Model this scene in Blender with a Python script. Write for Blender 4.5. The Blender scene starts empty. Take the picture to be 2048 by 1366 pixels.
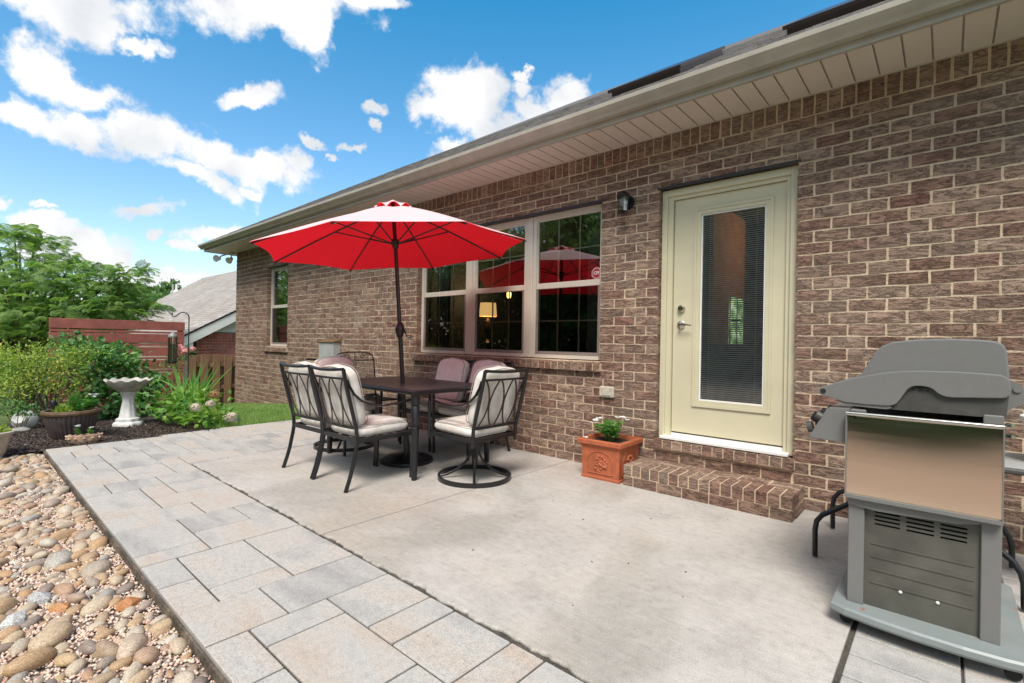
import bpy, bmesh, math, random
import numpy as np
from mathutils import Vector, Matrix, Euler
rng = np.random.default_rng(7); random.seed(7)
scn = bpy.context.scene
COL = scn.collection
PI = math.pi

# ------------------------------------------------------------------ camera
YAW, PIT, ROL, FPX = math.radians(41.32935), math.radians(-0.04735), math.radians(0.96657), 987.918
CAM = np.array([0.0, -4.0, 1.155])
_f = np.array([-math.sin(YAW)*math.cos(PIT), math.cos(YAW)*math.cos(PIT), math.sin(PIT)])
_r = np.cross(_f, [0, 0, 1]); _r /= np.linalg.norm(_r); _u = np.cross(_r, _f)
CR = math.cos(ROL)*_r + math.sin(ROL)*_u; CU = -math.sin(ROL)*_r + math.cos(ROL)*_u; CF = _f
cam = bpy.data.cameras.new('camera'); camo = bpy.data.objects.new('camera', cam); COL.objects.link(camo)
cam.sensor_width = 36; cam.lens = FPX*36/2048; cam.clip_end = 600; cam.clip_start = 0.05
camo.matrix_world = Matrix([[CR[0], CU[0], -CF[0], CAM[0]], [CR[1], CU[1], -CF[1], CAM[1]], [CR[2], CU[2], -CF[2], CAM[2]], [0, 0, 0, 1]])
scn.camera = camo
def raydir(x, y):
    return CR*(x-1024)/FPX - CU*(y-683)/FPX + CF
def at(x, y, d):                                   # a place in the garden: bearing, height and distance
    return CAM + raydir(x, y)*d
def onY(x, y, Y):
    d = raydir(x, y); return CAM + d*(Y-CAM[1])/d[1]
def depth(p):
    return float((np.array(p)-CAM) @ CF)
def project(p):
    d = np.array(p)-CAM; z = d @ CF
    return 1024+FPX*(d @ CR)/z, 683-FPX*(d @ CU)/z, z

# ------------------------------------------------------------------ world, sun, exposure
SUN_EL, SUN_AZ = math.radians(55), math.radians(298)     # azimuth: direction towards the sun, from +X counterclockwise
world = bpy.data.worlds.new('World'); scn.world = world; world.use_nodes = True
sun = bpy.data.lights.new('sun', 'SUN'); suno = bpy.data.objects.new('sun', sun); COL.objects.link(suno)
sun.energy = 1.5; sun.angle = math.radians(22); sun.color = (1.0, 0.93, 0.84)
sd = Vector((math.cos(SUN_EL)*math.cos(SUN_AZ), math.cos(SUN_EL)*math.sin(SUN_AZ), math.sin(SUN_EL)))
suno.rotation_euler = sd.to_track_quat('Z', 'Y').to_euler()
vs = scn.view_settings
vs.view_transform = 'Standard'; vs.look = 'None'; vs.gamma = 1; vs.use_curve_mapping = False
vs.exposure = 1.6
scn.cycles.max_bounces = 8; scn.cycles.transparent_max_bounces = 16
scn.cycles.sample_clamp_indirect = 6

def build_sky():
    nt = world.node_tree; nt.nodes.clear(); N = nt.nodes; L = nt.links
    out = N.new('ShaderNodeOutputWorld'); bg = N.new('ShaderNodeBackground'); L.new(bg.outputs[0], out.inputs[0])
    sky = N.new('ShaderNodeTexSky'); sky.sky_type = 'NISHITA'; sky.sun_disc = False
    sky.sun_elevation = SUN_EL; sky.sun_rotation = math.radians(90)-SUN_AZ
    sky.air_density = 1.0; sky.dust_density = 0.6; sky.ozone_density = 2.2
    bg.inputs[1].default_value = 0.10
    tc = N.new('ShaderNodeTexCoord'); gen = tc.outputs['Generated']
    # warp the direction a little so cloud outlines billow
    nz = N.new('ShaderNodeTexNoise'); nz.inputs['Scale'].default_value = 5.0; nz.inputs['Detail'].default_value = 7; nz.inputs['Roughness'].default_value = 0.62
    L.new(gen, nz.inputs['Vector'])
    sb = N.new('ShaderNodeVectorMath'); sb.operation = 'SUBTRACT'; L.new(nz.outputs['Color'], sb.inputs[0]); sb.inputs[1].default_value = (.5, .5, .5)
    sc = N.new('ShaderNodeVectorMath'); sc.operation = 'SCALE'; L.new(sb.outputs[0], sc.inputs[0]); sc.inputs['Scale'].default_value = 0.16
    ad = N.new('ShaderNodeVectorMath'); ad.operation = 'ADD'; L.new(gen, ad.inputs[0]); L.new(sc.outputs[0], ad.inputs[1])
    warped = ad.outputs[0]
    # bearing and size of every cloud bank: centre x, y, half width, half height, tilt
    blobs = [(150,30,170,62,4),(40,25,60,30,0),(255,60,60,30,10),(300,100,50,20,15),(560,28,190,60,6),(620,60,62,62,0),(700,10,70,26,0),(760,2,60,18,0),
             (110,160,80,40,15),(190,195,85,38,12),(60,225,65,28,0),(150,262,105,30,14),(290,285,115,45,10),(430,318,115,52,22),(545,340,80,38,10),(400,372,90,26,20),(590,318,30,28,0),(490,385,28,16,0),
             (480,205,74,22,-10),(625,282,26,13,15),(682,302,20,12,20),(742,246,34,15,-4),(730,275,16,12,0),(645,315,9,12,0),
             (925,190,95,62,-8),(975,150,62,40,20),(870,225,60,36,0),(1010,240,110,40,8),(1080,200,60,30,0),(1140,185,68,50,10),(1050,150,24,20,0),(1050,122,26,12,15),(910,295,44,26,5),
             (285,420,44,20,8),(300,480,16,11,0),(130,480,95,38,8),(190,500,70,38,14),(60,438,46,18,0),(10,405,22,20,0),(430,470,75,18,-8),(370,505,30,11,0),(330,560,90,22,5),(240,545,60,30,0),(85,412,14,8,0)]
    cur = None
    for (x, y, a, b, t) in blobs:
        d = raydir(x, y); ln = np.linalg.norm(d); c = d/ln
        th = math.radians(t)
        ax = CR*math.cos(th) - CU*math.sin(th); ax = ax - c*(ax @ c); ax /= np.linalg.norm(ax)
        ay = np.cross(c, ax)
        R = Matrix([[ax[0], ay[0], c[0]], [ax[1], ay[1], c[1]], [ax[2], ay[2], c[2]]])
        m = N.new('ShaderNodeMapping'); m.vector_type = 'TEXTURE'
        m.inputs['Location'].default_value = c; m.inputs['Rotation'].default_value = R.to_euler()
        m.inputs['Scale'].default_value = (a/FPX/ln, b/FPX/ln, 1.0)
        L.new(warped, m.inputs['Vector'])
        le = N.new('ShaderNodeVectorMath'); le.operation = 'LENGTH'; L.new(m.outputs[0], le.inputs[0])
        if cur is None: cur = le.outputs['Value']
        else:
            mn = N.new('ShaderNodeMath'); mn.operation = 'SMOOTH_MIN'; mn.inputs[2].default_value = 0.22
            L.new(cur, mn.inputs[0]); L.new(le.outputs['Value'], mn.inputs[1]); cur = mn.outputs[0]
    # fine break-up
    n2 = N.new('ShaderNodeTexNoise'); n2.inputs['Scale'].default_value = 16; n2.inputs['Detail'].default_value = 9; n2.inputs['Roughness'].default_value = 0.62
    L.new(gen, n2.inputs['Vector'])
    n2m = N.new('ShaderNodeMath'); n2m.operation = 'MULTIPLY_ADD'; n2m.inputs[1].default_value = 1.9; n2m.inputs[2].default_value = -0.90
    L.new(n2.outputs[0], n2m.inputs[0])
    dens = N.new('ShaderNodeMath'); dens.operation = 'ADD'; L.new(cur, dens.inputs[0]); L.new(n2m.outputs[0], dens.inputs[1])
    mr = N.new('ShaderNodeMapRange'); mr.interpolation_type = 'SMOOTHSTEP'
    mr.inputs['From Min'].default_value = 1.12; mr.inputs['From Max'].default_value = 0.56
    L.new(dens.outputs[0], mr.inputs['Value'])
    # unseen rest of the sky: noise cumulus, cover thickened for white fill light
    n3 = N.new('ShaderNodeTexNoise'); n3.inputs['Scale'].default_value = 3.2; n3.inputs['Detail'].default_value = 9; n3.inputs['Roughness'].default_value = 0.58
    sp = N.new('ShaderNodeSeparateXYZ'); L.new(gen, sp.inputs[0])
    st = N.new('ShaderNodeVectorMath'); st.operation = 'MULTIPLY'; st.inputs[1].default_value = (1, 1, 2.2); L.new(gen, st.inputs[0]); L.new(st.outputs[0], n3.inputs['Vector'])
    m3 = N.new('ShaderNodeMapRange'); m3.interpolation_type = 'SMOOTHSTEP'; m3.inputs['From Min'].default_value = .42; m3.inputs['From Max'].default_value = .54
    L.new(n3.outputs[0], m3.inputs['Value'])
    dt = N.new('ShaderNodeVectorMath'); dt.operation = 'DOT_PRODUCT'; L.new(gen, dt.inputs[0]); dt.inputs[1].default_value = tuple(CF)
    md = N.new('ShaderNodeMapRange'); md.inputs['From Min'].default_value = .62; md.inputs['From Max'].default_value = .50; L.new(dt.outputs['Value'], md.inputs['Value'])
    mm = N.new('ShaderNodeMath'); mm.operation = 'MULTIPLY'; L.new(m3.outputs[0], mm.inputs[0]); L.new(md.outputs[0], mm.inputs[1])
    mx = N.new('ShaderNodeMath'); mx.operation = 'MAXIMUM'; L.new(mr.outputs[0], mx.inputs[0]); L.new(mm.outputs[0], mx.inputs[1])
    # clouds fade to nothing under the horizon
    hz = N.new('ShaderNodeMapRange'); hz.inputs['From Min'].default_value = -0.02; hz.inputs['From Max'].default_value = 0.05; L.new(sp.outputs['Z'], hz.inputs['Value'])
    cl = N.new('ShaderNodeMath'); cl.operation = 'MULTIPLY'; L.new(mx.outputs[0], cl.inputs[0]); L.new(hz.outputs[0], cl.inputs[1])
    # cloud shading: soft grey bellies
    n4 = N.new('ShaderNodeTexNoise'); n4.inputs['Scale'].default_value = 7; n4.inputs['Detail'].default_value = 5; L.new(gen, n4.inputs['Vector'])
    cr = N.new('ShaderNodeValToRGB'); cr.color_ramp.elements[0].position = .36; cr.color_ramp.elements[0].color = (2.55, 2.68, 2.85, 1)
    cr.color_ramp.elements[1].position = .58; cr.color_ramp.elements[1].color = (3.7, 3.65, 3.6, 1); L.new(n4.outputs[0], cr.inputs[0])
    # deeper blue, as the photograph's sky
    tz = N.new('ShaderNodeMapRange'); tz.inputs['From Min'].default_value = 0.0; tz.inputs['From Max'].default_value = .6; L.new(sp.outputs['Z'], tz.inputs['Value'])
    tr = N.new('ShaderNodeValToRGB'); e_ = tr.color_ramp.elements; e_[0].position = 0; e_[0].color = (.88, .76, .72, 1); e_[1].position = 1; e_[1].color = (.11, .66, .77, 1); L.new(tz.outputs[0], tr.inputs[0])
    tint = N.new('ShaderNodeMix'); tint.data_type = 'RGBA'; tint.blend_type = 'MULTIPLY'; tint.inputs[0].default_value = 1
    L.new(sky.outputs[0], tint.inputs[6]); L.new(tr.outputs[0], tint.inputs[7])
    mix = N.new('ShaderNodeMix'); mix.data_type = 'RGBA'; L.new(cl.outputs[0], mix.inputs[0]); L.new(tint.outputs[2], mix.inputs[6]); L.new(cr.outputs[0], mix.inputs[7])
    L.new(mix.outputs[2], bg.inputs[0])
SKY_TINT = (0.62, 0.98, 1.08, 1)
build_sky()

# ------------------------------------------------------------------ materials
def nmat(name):
    m = bpy.data.materials.new(name); m.use_nodes = True
    return m, m.node_tree.nodes, m.node_tree.links, m.node_tree.nodes['Principled BSDF']
def tex(N, L, kind, vec, **kw):
    t = N.new(kind)
    for k, v in kw.items(): t.inputs[k].default_value = v
    if vec is not None: L.new(vec, t.inputs['Vector'])
    return t
def coords(N, L, kind='pos', scale=(1, 1, 1), randoff=False):
    if kind == 'pos': v = N.new('ShaderNodeNewGeometry').outputs['Position']
    else: v = N.new('ShaderNodeTexCoord').outputs['Object']
    mp = N.new('ShaderNodeMapping'); mp.inputs['Scale'].default_value = scale; L.new(v, mp.inputs['Vector'])
    if randoff:
        oi = N.new('ShaderNodeObjectInfo'); mu = N.new('ShaderNodeMath'); mu.operation = 'MULTIPLY'; mu.inputs[1].default_value = 37
        L.new(oi.outputs['Random'], mu.inputs[0]); L.new(mu.outputs[0], mp.inputs['Location'])
    return mp.outputs[0]
def ramp(N, L, fac, stops):
    r = N.new('ShaderNodeValToRGB'); e = r.color_ramp.elements
    while len(e) < len(stops): e.new(0.5)
    for i, (p, c) in enumerate(stops): e[i].position = p; e[i].color = (*c, 1)
    L.new(fac, r.inputs[0]); return r.outputs[0]
def mixc(N, L, fac, a, b, mode='MIX'):
    m = N.new('ShaderNodeMix'); m.data_type = 'RGBA'; m.blend_type = mode
    if isinstance(fac, (int, float)): m.inputs[0].default_value = fac
    else: L.new(fac, m.inputs[0])
    for i, v in ((6, a), (7, b)):
        if isinstance(v, tuple): m.inputs[i].default_value = (*v, 1)
        else: L.new(v, m.inputs[i])
    return m.outputs[2]
def bump(N, L, B, h, strength, dist):
    b = N.new('ShaderNodeBump'); b.inputs['Strength'].default_value = strength; b.inputs['Distance'].default_value = dist
    L.new(h, b.inputs['Height']); L.new(b.outputs[0], B.inputs['Normal']); return b
def simple(name, col, rough=.6, metal=0, var=.06, scale=30, bumps=.15, bdist=.002, spec=.5, coat=0):
    m, N, L, B = nmat(name)
    B.inputs['Roughness'].default_value = rough; B.inputs['Metallic'].default_value = metal; B.inputs['Specular IOR Level'].default_value = spec
    B.inputs['Coat Weight'].default_value = coat
    v = coords(N, L)
    n = tex(N, L, 'ShaderNodeTexNoise', v, Scale=scale, Detail=5.0)
    n0 = tex(N, L, 'ShaderNodeTexNoise', v, Scale=scale*.12, Detail=3.0)
    a = tuple(max(0, c*(1-var*2)) for c in col); b = tuple(min(1, c*(1+var*2)) for c in col)
    c1 = ramp(N, L, n.outputs[0], [(.3, a), (.7, b)])
    c2 = ramp(N, L, n0.outputs[0], [(.35, (1-var*2,)*3), (.65, (1, 1, 1))])
    L.new(mixc(N, L, 1.0, c1, c2, 'MULTIPLY'), B.inputs['Base Color'])
    if bumps: bump(N, L, B, n.outputs[0], bumps, bdist)
    return m
def island_random(N, L):
    g = N.new('ShaderNodeNewGeometry'); oi = N.new('ShaderNodeObjectInfo')
    a = N.new('ShaderNodeMath'); a.operation = 'ADD'; L.new(g.outputs['Random Per Island'], a.inputs[0]); L.new(oi.outputs['Random'], a.inputs[1])
    f = N.new('ShaderNodeMath'); f.operation = 'FRACT'; L.new(a.outputs[0], f.inputs[0]); return f.outputs[0]

def brick_material(name, stops, bark=(3.4, 6, 12)):
    m, N, L, B = nmat(name)
    rnd = island_random(N, L)
    base = ramp(N, L, rnd, stops)
    v = coords(N, L, 'pos', bark)
    n = tex(N, L, 'ShaderNodeTexNoise', v, Scale=3.0, Detail=6.0, Roughness=.65, Distortion=1.4)
    v2 = coords(N, L, 'pos', (1, 1, 1))
    n2 = tex(N, L, 'ShaderNodeTexNoise', v2, Scale=140.0, Detail=3.0)
    c = mixc(N, L, 1.0, base, ramp(N, L, n.outputs[0], [(.30, (.50, .48, .47)), (.415, (1.0, 1.0, 1.0)), (.455, (.20, .18, .18)), (.495, (1.05, 1.05, 1.05)), (.70, (1.55, 1.52, 1.5))]), 'MULTIPLY')
    c = mixc(N, L, .5, c, ramp(N, L, n2.outputs[0], [(.3, (.6, .6, .6)), (.7, (1.35, 1.33, 1.3))]), 'MULTIPLY')
    n3 = tex(N, L, 'ShaderNodeTexNoise', v2, Scale=1.3, Detail=4.0)
    c = mixc(N, L, ramp(N, L, n3.outputs[0], [(.5, (0, 0, 0)), (.75, (.28, .28, .28))]), c, (.34, .28, .22))
    # red clay splash near the soil
    L.new(c, B.inputs['Base Color']); B.inputs['Roughness'].default_value = .9; B.inputs['Specular IOR Level'].default_value = .25
    ad = N.new('ShaderNodeMath'); ad.operation = 'MULTIPLY_ADD'; ad.inputs[1].default_value = .25; L.new(n2.outputs[0], ad.inputs[0]); L.new(n.outputs[0], ad.inputs[2])
    bump(N, L, B, ad.outputs[0], 1.0, .012)
    return m
M = {}
M['brick'] = brick_material('dark_brown_brick', [(0, (.17, .098, .072)), (.2, (.26, .178, .134)), (.4, (.215, .124, .094)), (.6, (.20, .138, .108)), (.8, (.31, .22, .165)), (1, (.185, .098, .076))])
M['redbrick'] = brick_material('red_brick', [(0, (.46, .13, .11)), (.5, (.52, .18, .14)), (1, (.40, .11, .10))])
def mortar():
    m, N, L, B = nmat('mortar'); v = coords(N, L)
    n = tex(N, L, 'ShaderNodeTexNoise', v, Scale=90.0, Detail=5.0); n2 = tex(N, L, 'ShaderNodeTexNoise', v, Scale=3.0, Detail=4.0)
    c = mixc(N, L, 1.0, ramp(N, L, n.outputs[0], [(.3, (.50, .39, .275)), (.7, (.70, .565, .42))]), ramp(N, L, n2.outputs[0], [(.3, (.8, .78, .74)), (.7, (1.05, 1.02, 1))]), 'MULTIPLY')
    L.new(c, B.inputs['Base Color']); B.inputs['Roughness'].default_value = .95; bump(N, L, B, n.outputs[0], .8, .006); return m
M['mortar'] = mortar()
M['white_mortar'] = simple('pale_mortar', (.62, .56, .5), .9)
def concrete():
    m, N, L, B = nmat('patio_concrete'); v = coords(N, L)
    fine = tex(N, L, 'ShaderNodeTexNoise', v, Scale=240.0, Detail=3.0); mid = tex(N, L, 'ShaderNodeTexNoise', v, Scale=2.1, Detail=8.0, Roughness=.68)
    big = tex(N, L, 'ShaderNodeTexNoise', v, Scale=1.15, Detail=4.0, Distortion=.6); ru = tex(N, L, 'ShaderNodeTexNoise', coords(N, L, 'pos', (1.1, 1.5, 1)), Scale=.85, Detail=5.0)
    sw = tex(N, L, 'ShaderNodeTexNoise', coords(N, L, 'pos', (6, 60, 6)), Scale=1.0, Detail=4.0)
    c = ramp(N, L, mid.outputs[0], [(.28, (.355, .325, .298)), (.46, (.468, .432, .400)), (.7, (.535, .497, .460))])
    c = mixc(N, L, ramp(N, L, big.outputs[0], [(.47, (0, 0, 0)), (.66, (.8, .8, .8))]), c, (.335, .31, .275))
    c = mixc(N, L, ramp(N, L, ru.outputs[0], [(.50, (0, 0, 0)), (.68, (.42, .42, .42))]), c, (.50, .415, .33))
    c = mixc(N, L, .7, c, ramp(N, L, fine.outputs[0], [(.34, (.58, .57, .56)), (.52, (1, 1, 1)), (.72, (1.2, 1.2, 1.2))]), 'MULTIPLY')
    c = mixc(N, L, .35, c, ramp(N, L, sw.outputs[0], [(.35, (.82, .82, .82)), (.65, (1.06, 1.06, 1.06))]), 'MULTIPLY')
    mo = tex(N, L, 'ShaderNodeTexNoise', v, Scale=22.0, Detail=9.0, Roughness=.72)
    c = mixc(N, L, .42, c, ramp(N, L, mo.outputs[0], [(.34, (.66, .65, .64)), (.50, (1, 1, 1)), (.66, (1.16, 1.16, 1.15))]), 'MULTIPLY')
    sp = tex(N, L, 'ShaderNodeTexVoronoi', v, Scale=9.0)
    L.new(mixc(N, L, ramp(N, L, sp.outputs['Distance'], [(.02, (.7, .7, .7)), (.045, (0, 0, 0))]), c, (.14, .11, .09)), B.inputs['Base Color'])
    B.inputs['Roughness'].default_value = .85
    bump(N, L, B, fine.outputs[0], .35, .003); return m
M['concrete'] = concrete()
def paver_mat():
    m, N, L, B = nmat('paver_stone'); v = coords(N, L, 'pos', (1.6, 4.5, 1), True)
    oi = N.new('ShaderNodeObjectInfo')
    n = tex(N, L, 'ShaderNodeTexNoise', v, Scale=1.5, Detail=5.0, Distortion=.5)
    a = N.new('ShaderNodeMath'); a.operation = 'MULTIPLY_ADD'; a.inputs[1].default_value = .34; a.inputs[2].default_value = -.17; L.new(oi.outputs['Random'], a.inputs[0])
    s = N.new('ShaderNodeMath'); s.operation = 'ADD'; L.new(a.outputs[0], s.inputs[0]); L.new(n.outputs[0], s.inputs[1])
    c = ramp(N, L, s.outputs[0], [(.22, (.325, .312, .303)), (.36, (.395, .375, .355)), (.50, (.45, .425, .397)), (.64, (.465, .415, .37)), (.80, (.45, .375, .315))])
    mo = tex(N, L, 'ShaderNodeTexNoise', coords(N, L), Scale=34.0, Detail=8.0, Roughness=.7)
    c = mixc(N, L, .4, c, ramp(N, L, mo.outputs[0], [(.34, (.70, .69, .68)), (.52, (1, 1, 1)), (.68, (1.15, 1.15, 1.14))]), 'MULTIPLY')
    f = tex(N, L, 'ShaderNodeTexNoise', coords(N, L), Scale=260.0, Detail=3.0)
    c = mixc(N, L, .8, c, ramp(N, L, f.outputs[0], [(.34, (.58, .57, .56)), (.5, (1, 1, 1)), (.7, (1.22, 1.22, 1.22))]), 'MULTIPLY')
    L.new(c, B.inputs['Base Color']); B.inputs['Roughness'].default_value = .85; bump(N, L, B, f.outputs[0], .4, .003); return m
M['paver'] = paver_mat()
M['joint'] = simple('joint_sand', (.095, .082, .066), .95, var=.25, scale=150, bumps=.9, bdist=.006)
M['edging'] = simple('dirty_edging', (.15, .115, .085), .9, var=.3, scale=60, bumps=.6, bdist=.005)
M['trim'] = simple('tan_trim', (.40, .355, .29), .45, var=.03, scale=8)
M['trim_metal'] = simple('gutter_paint', (.40, .36, .30), .35, var=.05, scale=6)
def soffit_mat():
    m, N, L, B = nmat('soffit_vinyl'); v = coords(N, L)
    w = tex(N, L, 'ShaderNodeTexVoronoi', coords(N, L, 'pos', (1, 1, 1)), Scale=118.0, Randomness=0.0)
    n = tex(N, L, 'ShaderNodeTexNoise', v, Scale=2.0)
    c = mixc(N, L, 1.0, ramp(N, L, n.outputs[0], [(.3, (.62, .53, .47)), (.7, (.66, .57, .505))]), ramp(N, L, w.outputs['Distance'], [(.14, (.45, .45, .45)), (.24, (1, 1, 1))]), 'MULTIPLY')
    L.new(c, B.inputs['Base Color']); B.inputs['Roughness'].default_value = .5; return m
M['soffit'] = soffit_mat()
M['soffit_plain'] = simple('soffit_plain', (.50, .43, .37), .5, var=.02)
M['door'] = simple('door_paint', (.60, .55, .385), .42, var=.02, scale=5, bumps=.05)
M['frame'] = simple('window_vinyl', (.56, .51, .43), .4, var=.02, scale=5, bumps=.03)
M['screenframe'] = simple('screen_frame', (.22, .19, .17), .5)
M['white'] = simple('white_paint', (.78, .77, .74), .45, var=.03, scale=12)
M['lintel'] = simple('steel_lintel', (.03, .026, .03), .5)
M['black'] = simple('black_powder_coat', (.012, .012, .014), .34, var=.05, scale=60, bumps=.05)
M['brown_black'] = simple('bronze_powder_coat', (.035, .022, .022), .32, var=.05, scale=60, bumps=.05)
M['rubber'] = simple('black_rubber', (.012, .012, .012), .7)
def table_mat():
    m, N, L, B = nmat('table_top'); v = coords(N, L)
    n = tex(N, L, 'ShaderNodeTexNoise', coords(N, L, 'pos', (4, 60, 4)), Scale=1.0, Detail=6.0)
    L.new(ramp(N, L, n.outputs[0], [(.3, (.032, .021, .024)), (.7, (.066, .045, .050))]), B.inputs['Base Color']); B.inputs['Roughness'].default_value = .38
    bump(N, L, B, n.outputs[0], .3, .002); return m
M['table'] = table_mat()
def fabric(name, a, b, sc=420.0):
    m, N, L, B = nmat(name); v = coords(N, L)
    n = tex(N, L, 'ShaderNodeTexNoise', coords(N, L, 'pos', (1, 1, .35)), Scale=sc, Detail=2.0); n2 = tex(N, L, 'ShaderNodeTexNoise', v, Scale=11.0, Detail=6.0)
    c = mixc(N, L, .6, ramp(N, L, n2.outputs[0], [(.35, a), (.65, b)]), ramp(N, L, n.outputs[0], [(.35, (.75, .75, .75)), (.65, (1.1, 1.1, 1.1))]), 'MULTIPLY')
    L.new(c, B.inputs['Base Color']); B.inputs['Roughness'].default_value = .95; B.inputs['Sheen Weight'].default_value = .25
    ad = N.new('ShaderNodeMath'); ad.operation = 'MULTIPLY_ADD'; ad.inputs[1].default_value = .12; L.new(n.outputs[0], ad.inputs[0]); L.new(n2.outputs[0], ad.inputs[2])
    bump(N, L, B, ad.outputs[0], .55, .012); return m
M['cushion'] = fabric('cream_fabric', (.60, .545, .48), (.74, .70, .65))
M['cushion_back'] = fabric('cream_fabric_worn', (.50, .42, .33), (.60, .52, .43))
M['cushion_rose_lit'] = fabric('cream_fabric_rose_lit', (.84, .74, .68), (.92, .84, .79))  # same cream cloth; rosy canopy light and brightening put into the colour
M['piping'] = simple('piping', (.36, .31, .27), .9)
def canopy_mat(name, col, tcol, wt):
    m, N, L, B = nmat(name); N.remove(B); out = N['Material Output']
    v = coords(N, L); n = tex(N, L, 'ShaderNodeTexNoise', v, Scale=6.0, Detail=4.0); f = tex(N, L, 'ShaderNodeTexNoise', v, Scale=500.0)
    c = mixc(N, L, 1.0, ramp(N, L, n.outputs[0], [(.3, tuple(x*.95 for x in col)), (.7, col)]), (1, 1, 1), 'MULTIPLY')
    d = N.new('ShaderNodeBsdfDiffuse'); L.new(c, d.inputs[0]); t = N.new('ShaderNodeBsdfTranslucent'); t.inputs[0].default_value = (*tcol, 1)
    b = N.new('ShaderNodeBump'); b.inputs['Strength'].default_value = .35; b.inputs['Distance'].default_value = .03; L.new(n.outputs[0], b.inputs['Height']); L.new(b.outputs[0], d.inputs['Normal'])
    x = N.new('ShaderNodeMixShader'); x.inputs[0].default_value = wt; L.new(d.outputs[0], x.inputs[1]); L.new(t.outputs[0], x.inputs[2]); L.new(x.outputs[0], out.inputs[0]); return m
M['canopy_sunlit'] = canopy_mat('canopy_sunlit_fabric', (.93, .76, .775), (1, .32, .34), .38)  # sun glare on the red cloth put into the top sheet's pale colour
M['canopy_under'] = canopy_mat('canopy_red_underside', (.85, .02, .055), (1, .10, .13), .55)
def glass(name, tint=(1, 1, 1), refl=.10, rough=.0):
    m, N, L, B = nmat(name); N.remove(B); out = N['Material Output']
    g = N.new('ShaderNodeBsdfGlossy'); g.inputs['Roughness'].default_value = rough; g.inputs[0].default_value = (.9, .93, .93, 1)
    t = N.new('ShaderNodeBsdfTransparent'); t.inputs[0].default_value = (*tint, 1)
    fr = N.new('ShaderNodeFresnel'); fr.inputs[0].default_value = 1.5
    a = N.new('ShaderNodeMath'); a.operation = 'MULTIPLY_ADD'; a.inputs[1].default_value = 1.7; a.inputs[2].default_value = refl; L.new(fr.outputs[0], a.inputs[0])
    x = N.new('ShaderNodeMixShader'); L.new(a.outputs[0], x.inputs[0]); L.new(t.outputs[0], x.inputs[1]); L.new(g.outputs[0], x.inputs[2]); L.new(x.outputs[0], out.inputs[0]); return m
M['glass'] = glass('window_glass', (.8, .85, .82), .12)
M['glass_screen'] = glass('window_glass_behind_screen', (.55, .57, .56), .02)
M['door_glass'] = glass('door_glass', (.9, .93, .92), .06)
M['steel'] = None
def steel():
    m, N, L, B = nmat('brushed_stainless')
    n = tex(N, L, 'ShaderNodeTexNoise', coords(N, L, 'pos', (2, 2, 300)), Scale=1.0, Detail=3.0)
    n2 = tex(N, L, 'ShaderNodeTexNoise', coords(N, L, 'pos', (1.6, 1, 3.0)), Scale=1.0, Detail=1.0)
    B.inputs['Base Color'].default_value = (.88, .71, .56, 1); B.inputs['Metallic'].default_value = 1
    L.new(ramp(N, L, n.outputs[0], [(.3, (.12, .12, .12)), (.7, (.22, .22, .22))]), B.inputs['Roughness'])
    return m
M['steel'] = steel()
M['chrome'] = simple('satin_nickel', (.6, .57, .52), .25, 1, var=.02)
M['grill_grey'] = simple('grill_grey_paint', (.175, .172, .165), .34, var=.015, scale=40, bumps=.02)
M['grill_dark'] = simple('grill_dark_enamel', (.075, .072, .065), .5, var=.15, scale=14)
M['grill_panel'] = simple('grill_back_panel', (.10, .095, .078), .5, var=.12, scale=9, bumps=.05)
def base_mat():
    m, N, L, B = nmat('rust_chipped_base'); v = coords(N, L)
    n = tex(N, L, 'ShaderNodeTexNoise', v, Scale=14.0, Detail=6.0); n2 = tex(N, L, 'ShaderNodeTexNoise', v, Scale=3.0, Detail=3.0)
    c = ramp(N, L, n2.outputs[0], [(.3, (.20, .225, .22)), (.7, (.27, .295, .29))])
    c = mixc(N, L, ramp(N, L, n.outputs[0], [(.66, (0, 0, 0)), (.7, (1, 1, 1))]), c, (.33, .12, .05))
    L.new(c, B.inputs['Base Color']); B.inputs['Roughness'].default_value = .4; bump(N, L, B, n.outputs[0], .15, .003); return m
M['grill_base'] = base_mat()
M['terracotta'] = simple('terracotta_plastic', (.42, .115, .05), .55, var=.08, scale=20, bumps=.2)
M['brown_pot'] = simple('brown_glaze', (.085, .066, .068), .45, var=.12, scale=14)
M['brown_rim'] = simple('olive_brown_rim', (.16, .10, .055), .55, var=.18, scale=14)
M['tan_pot'] = simple('tan_clay', (.55, .38, .26), .9, var=.15, scale=24, bumps=.7, bdist=.008)
M['cement_white'] = simple('white_cement', (.66, .65, .63), .8, var=.08, scale=12, bumps=.3, bdist=.004)
M['cement_dirty'] = simple('weathered_bowl', (.50, .47, .42), .85, var=.14, scale=10, bumps=.3, bdist=.004)
M['urn'] = simple('beige_urn', (.46, .42, .35), .75, var=.1, scale=16)
M['soil'] = simple('potting_soil', (.035, .024, .018), .95, var=.3, scale=90, bumps=1, bdist=.01)
M['red_wood'] = simple('red_stained_wood', (.36, .11, .085), .7, var=.09, scale=9, bumps=.3)
def wood():
    m, N, L, B = nmat('weathered_fence_wood'); rnd = island_random(N, L)
    n = tex(N, L, 'ShaderNodeTexNoise', coords(N, L, 'pos', (30, 30, 1.2)), Scale=1.0, Detail=5.0, Distortion=.4)
    c = mixc(N, L, 1.0, ramp(N, L, rnd, [(0, (.20, .115, .065)), (1, (.28, .17, .10))]), ramp(N, L, n.outputs[0], [(.3, (.6, .58, .55)), (.7, (1.15, 1.12, 1.1))]), 'MULTIPLY')
    L.new(c, B.inputs['Base Color']); B.inputs['Roughness'].default_value = .85; bump(N, L, B, n.outputs[0], .4, .004); return m
M['wood'] = wood()
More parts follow.
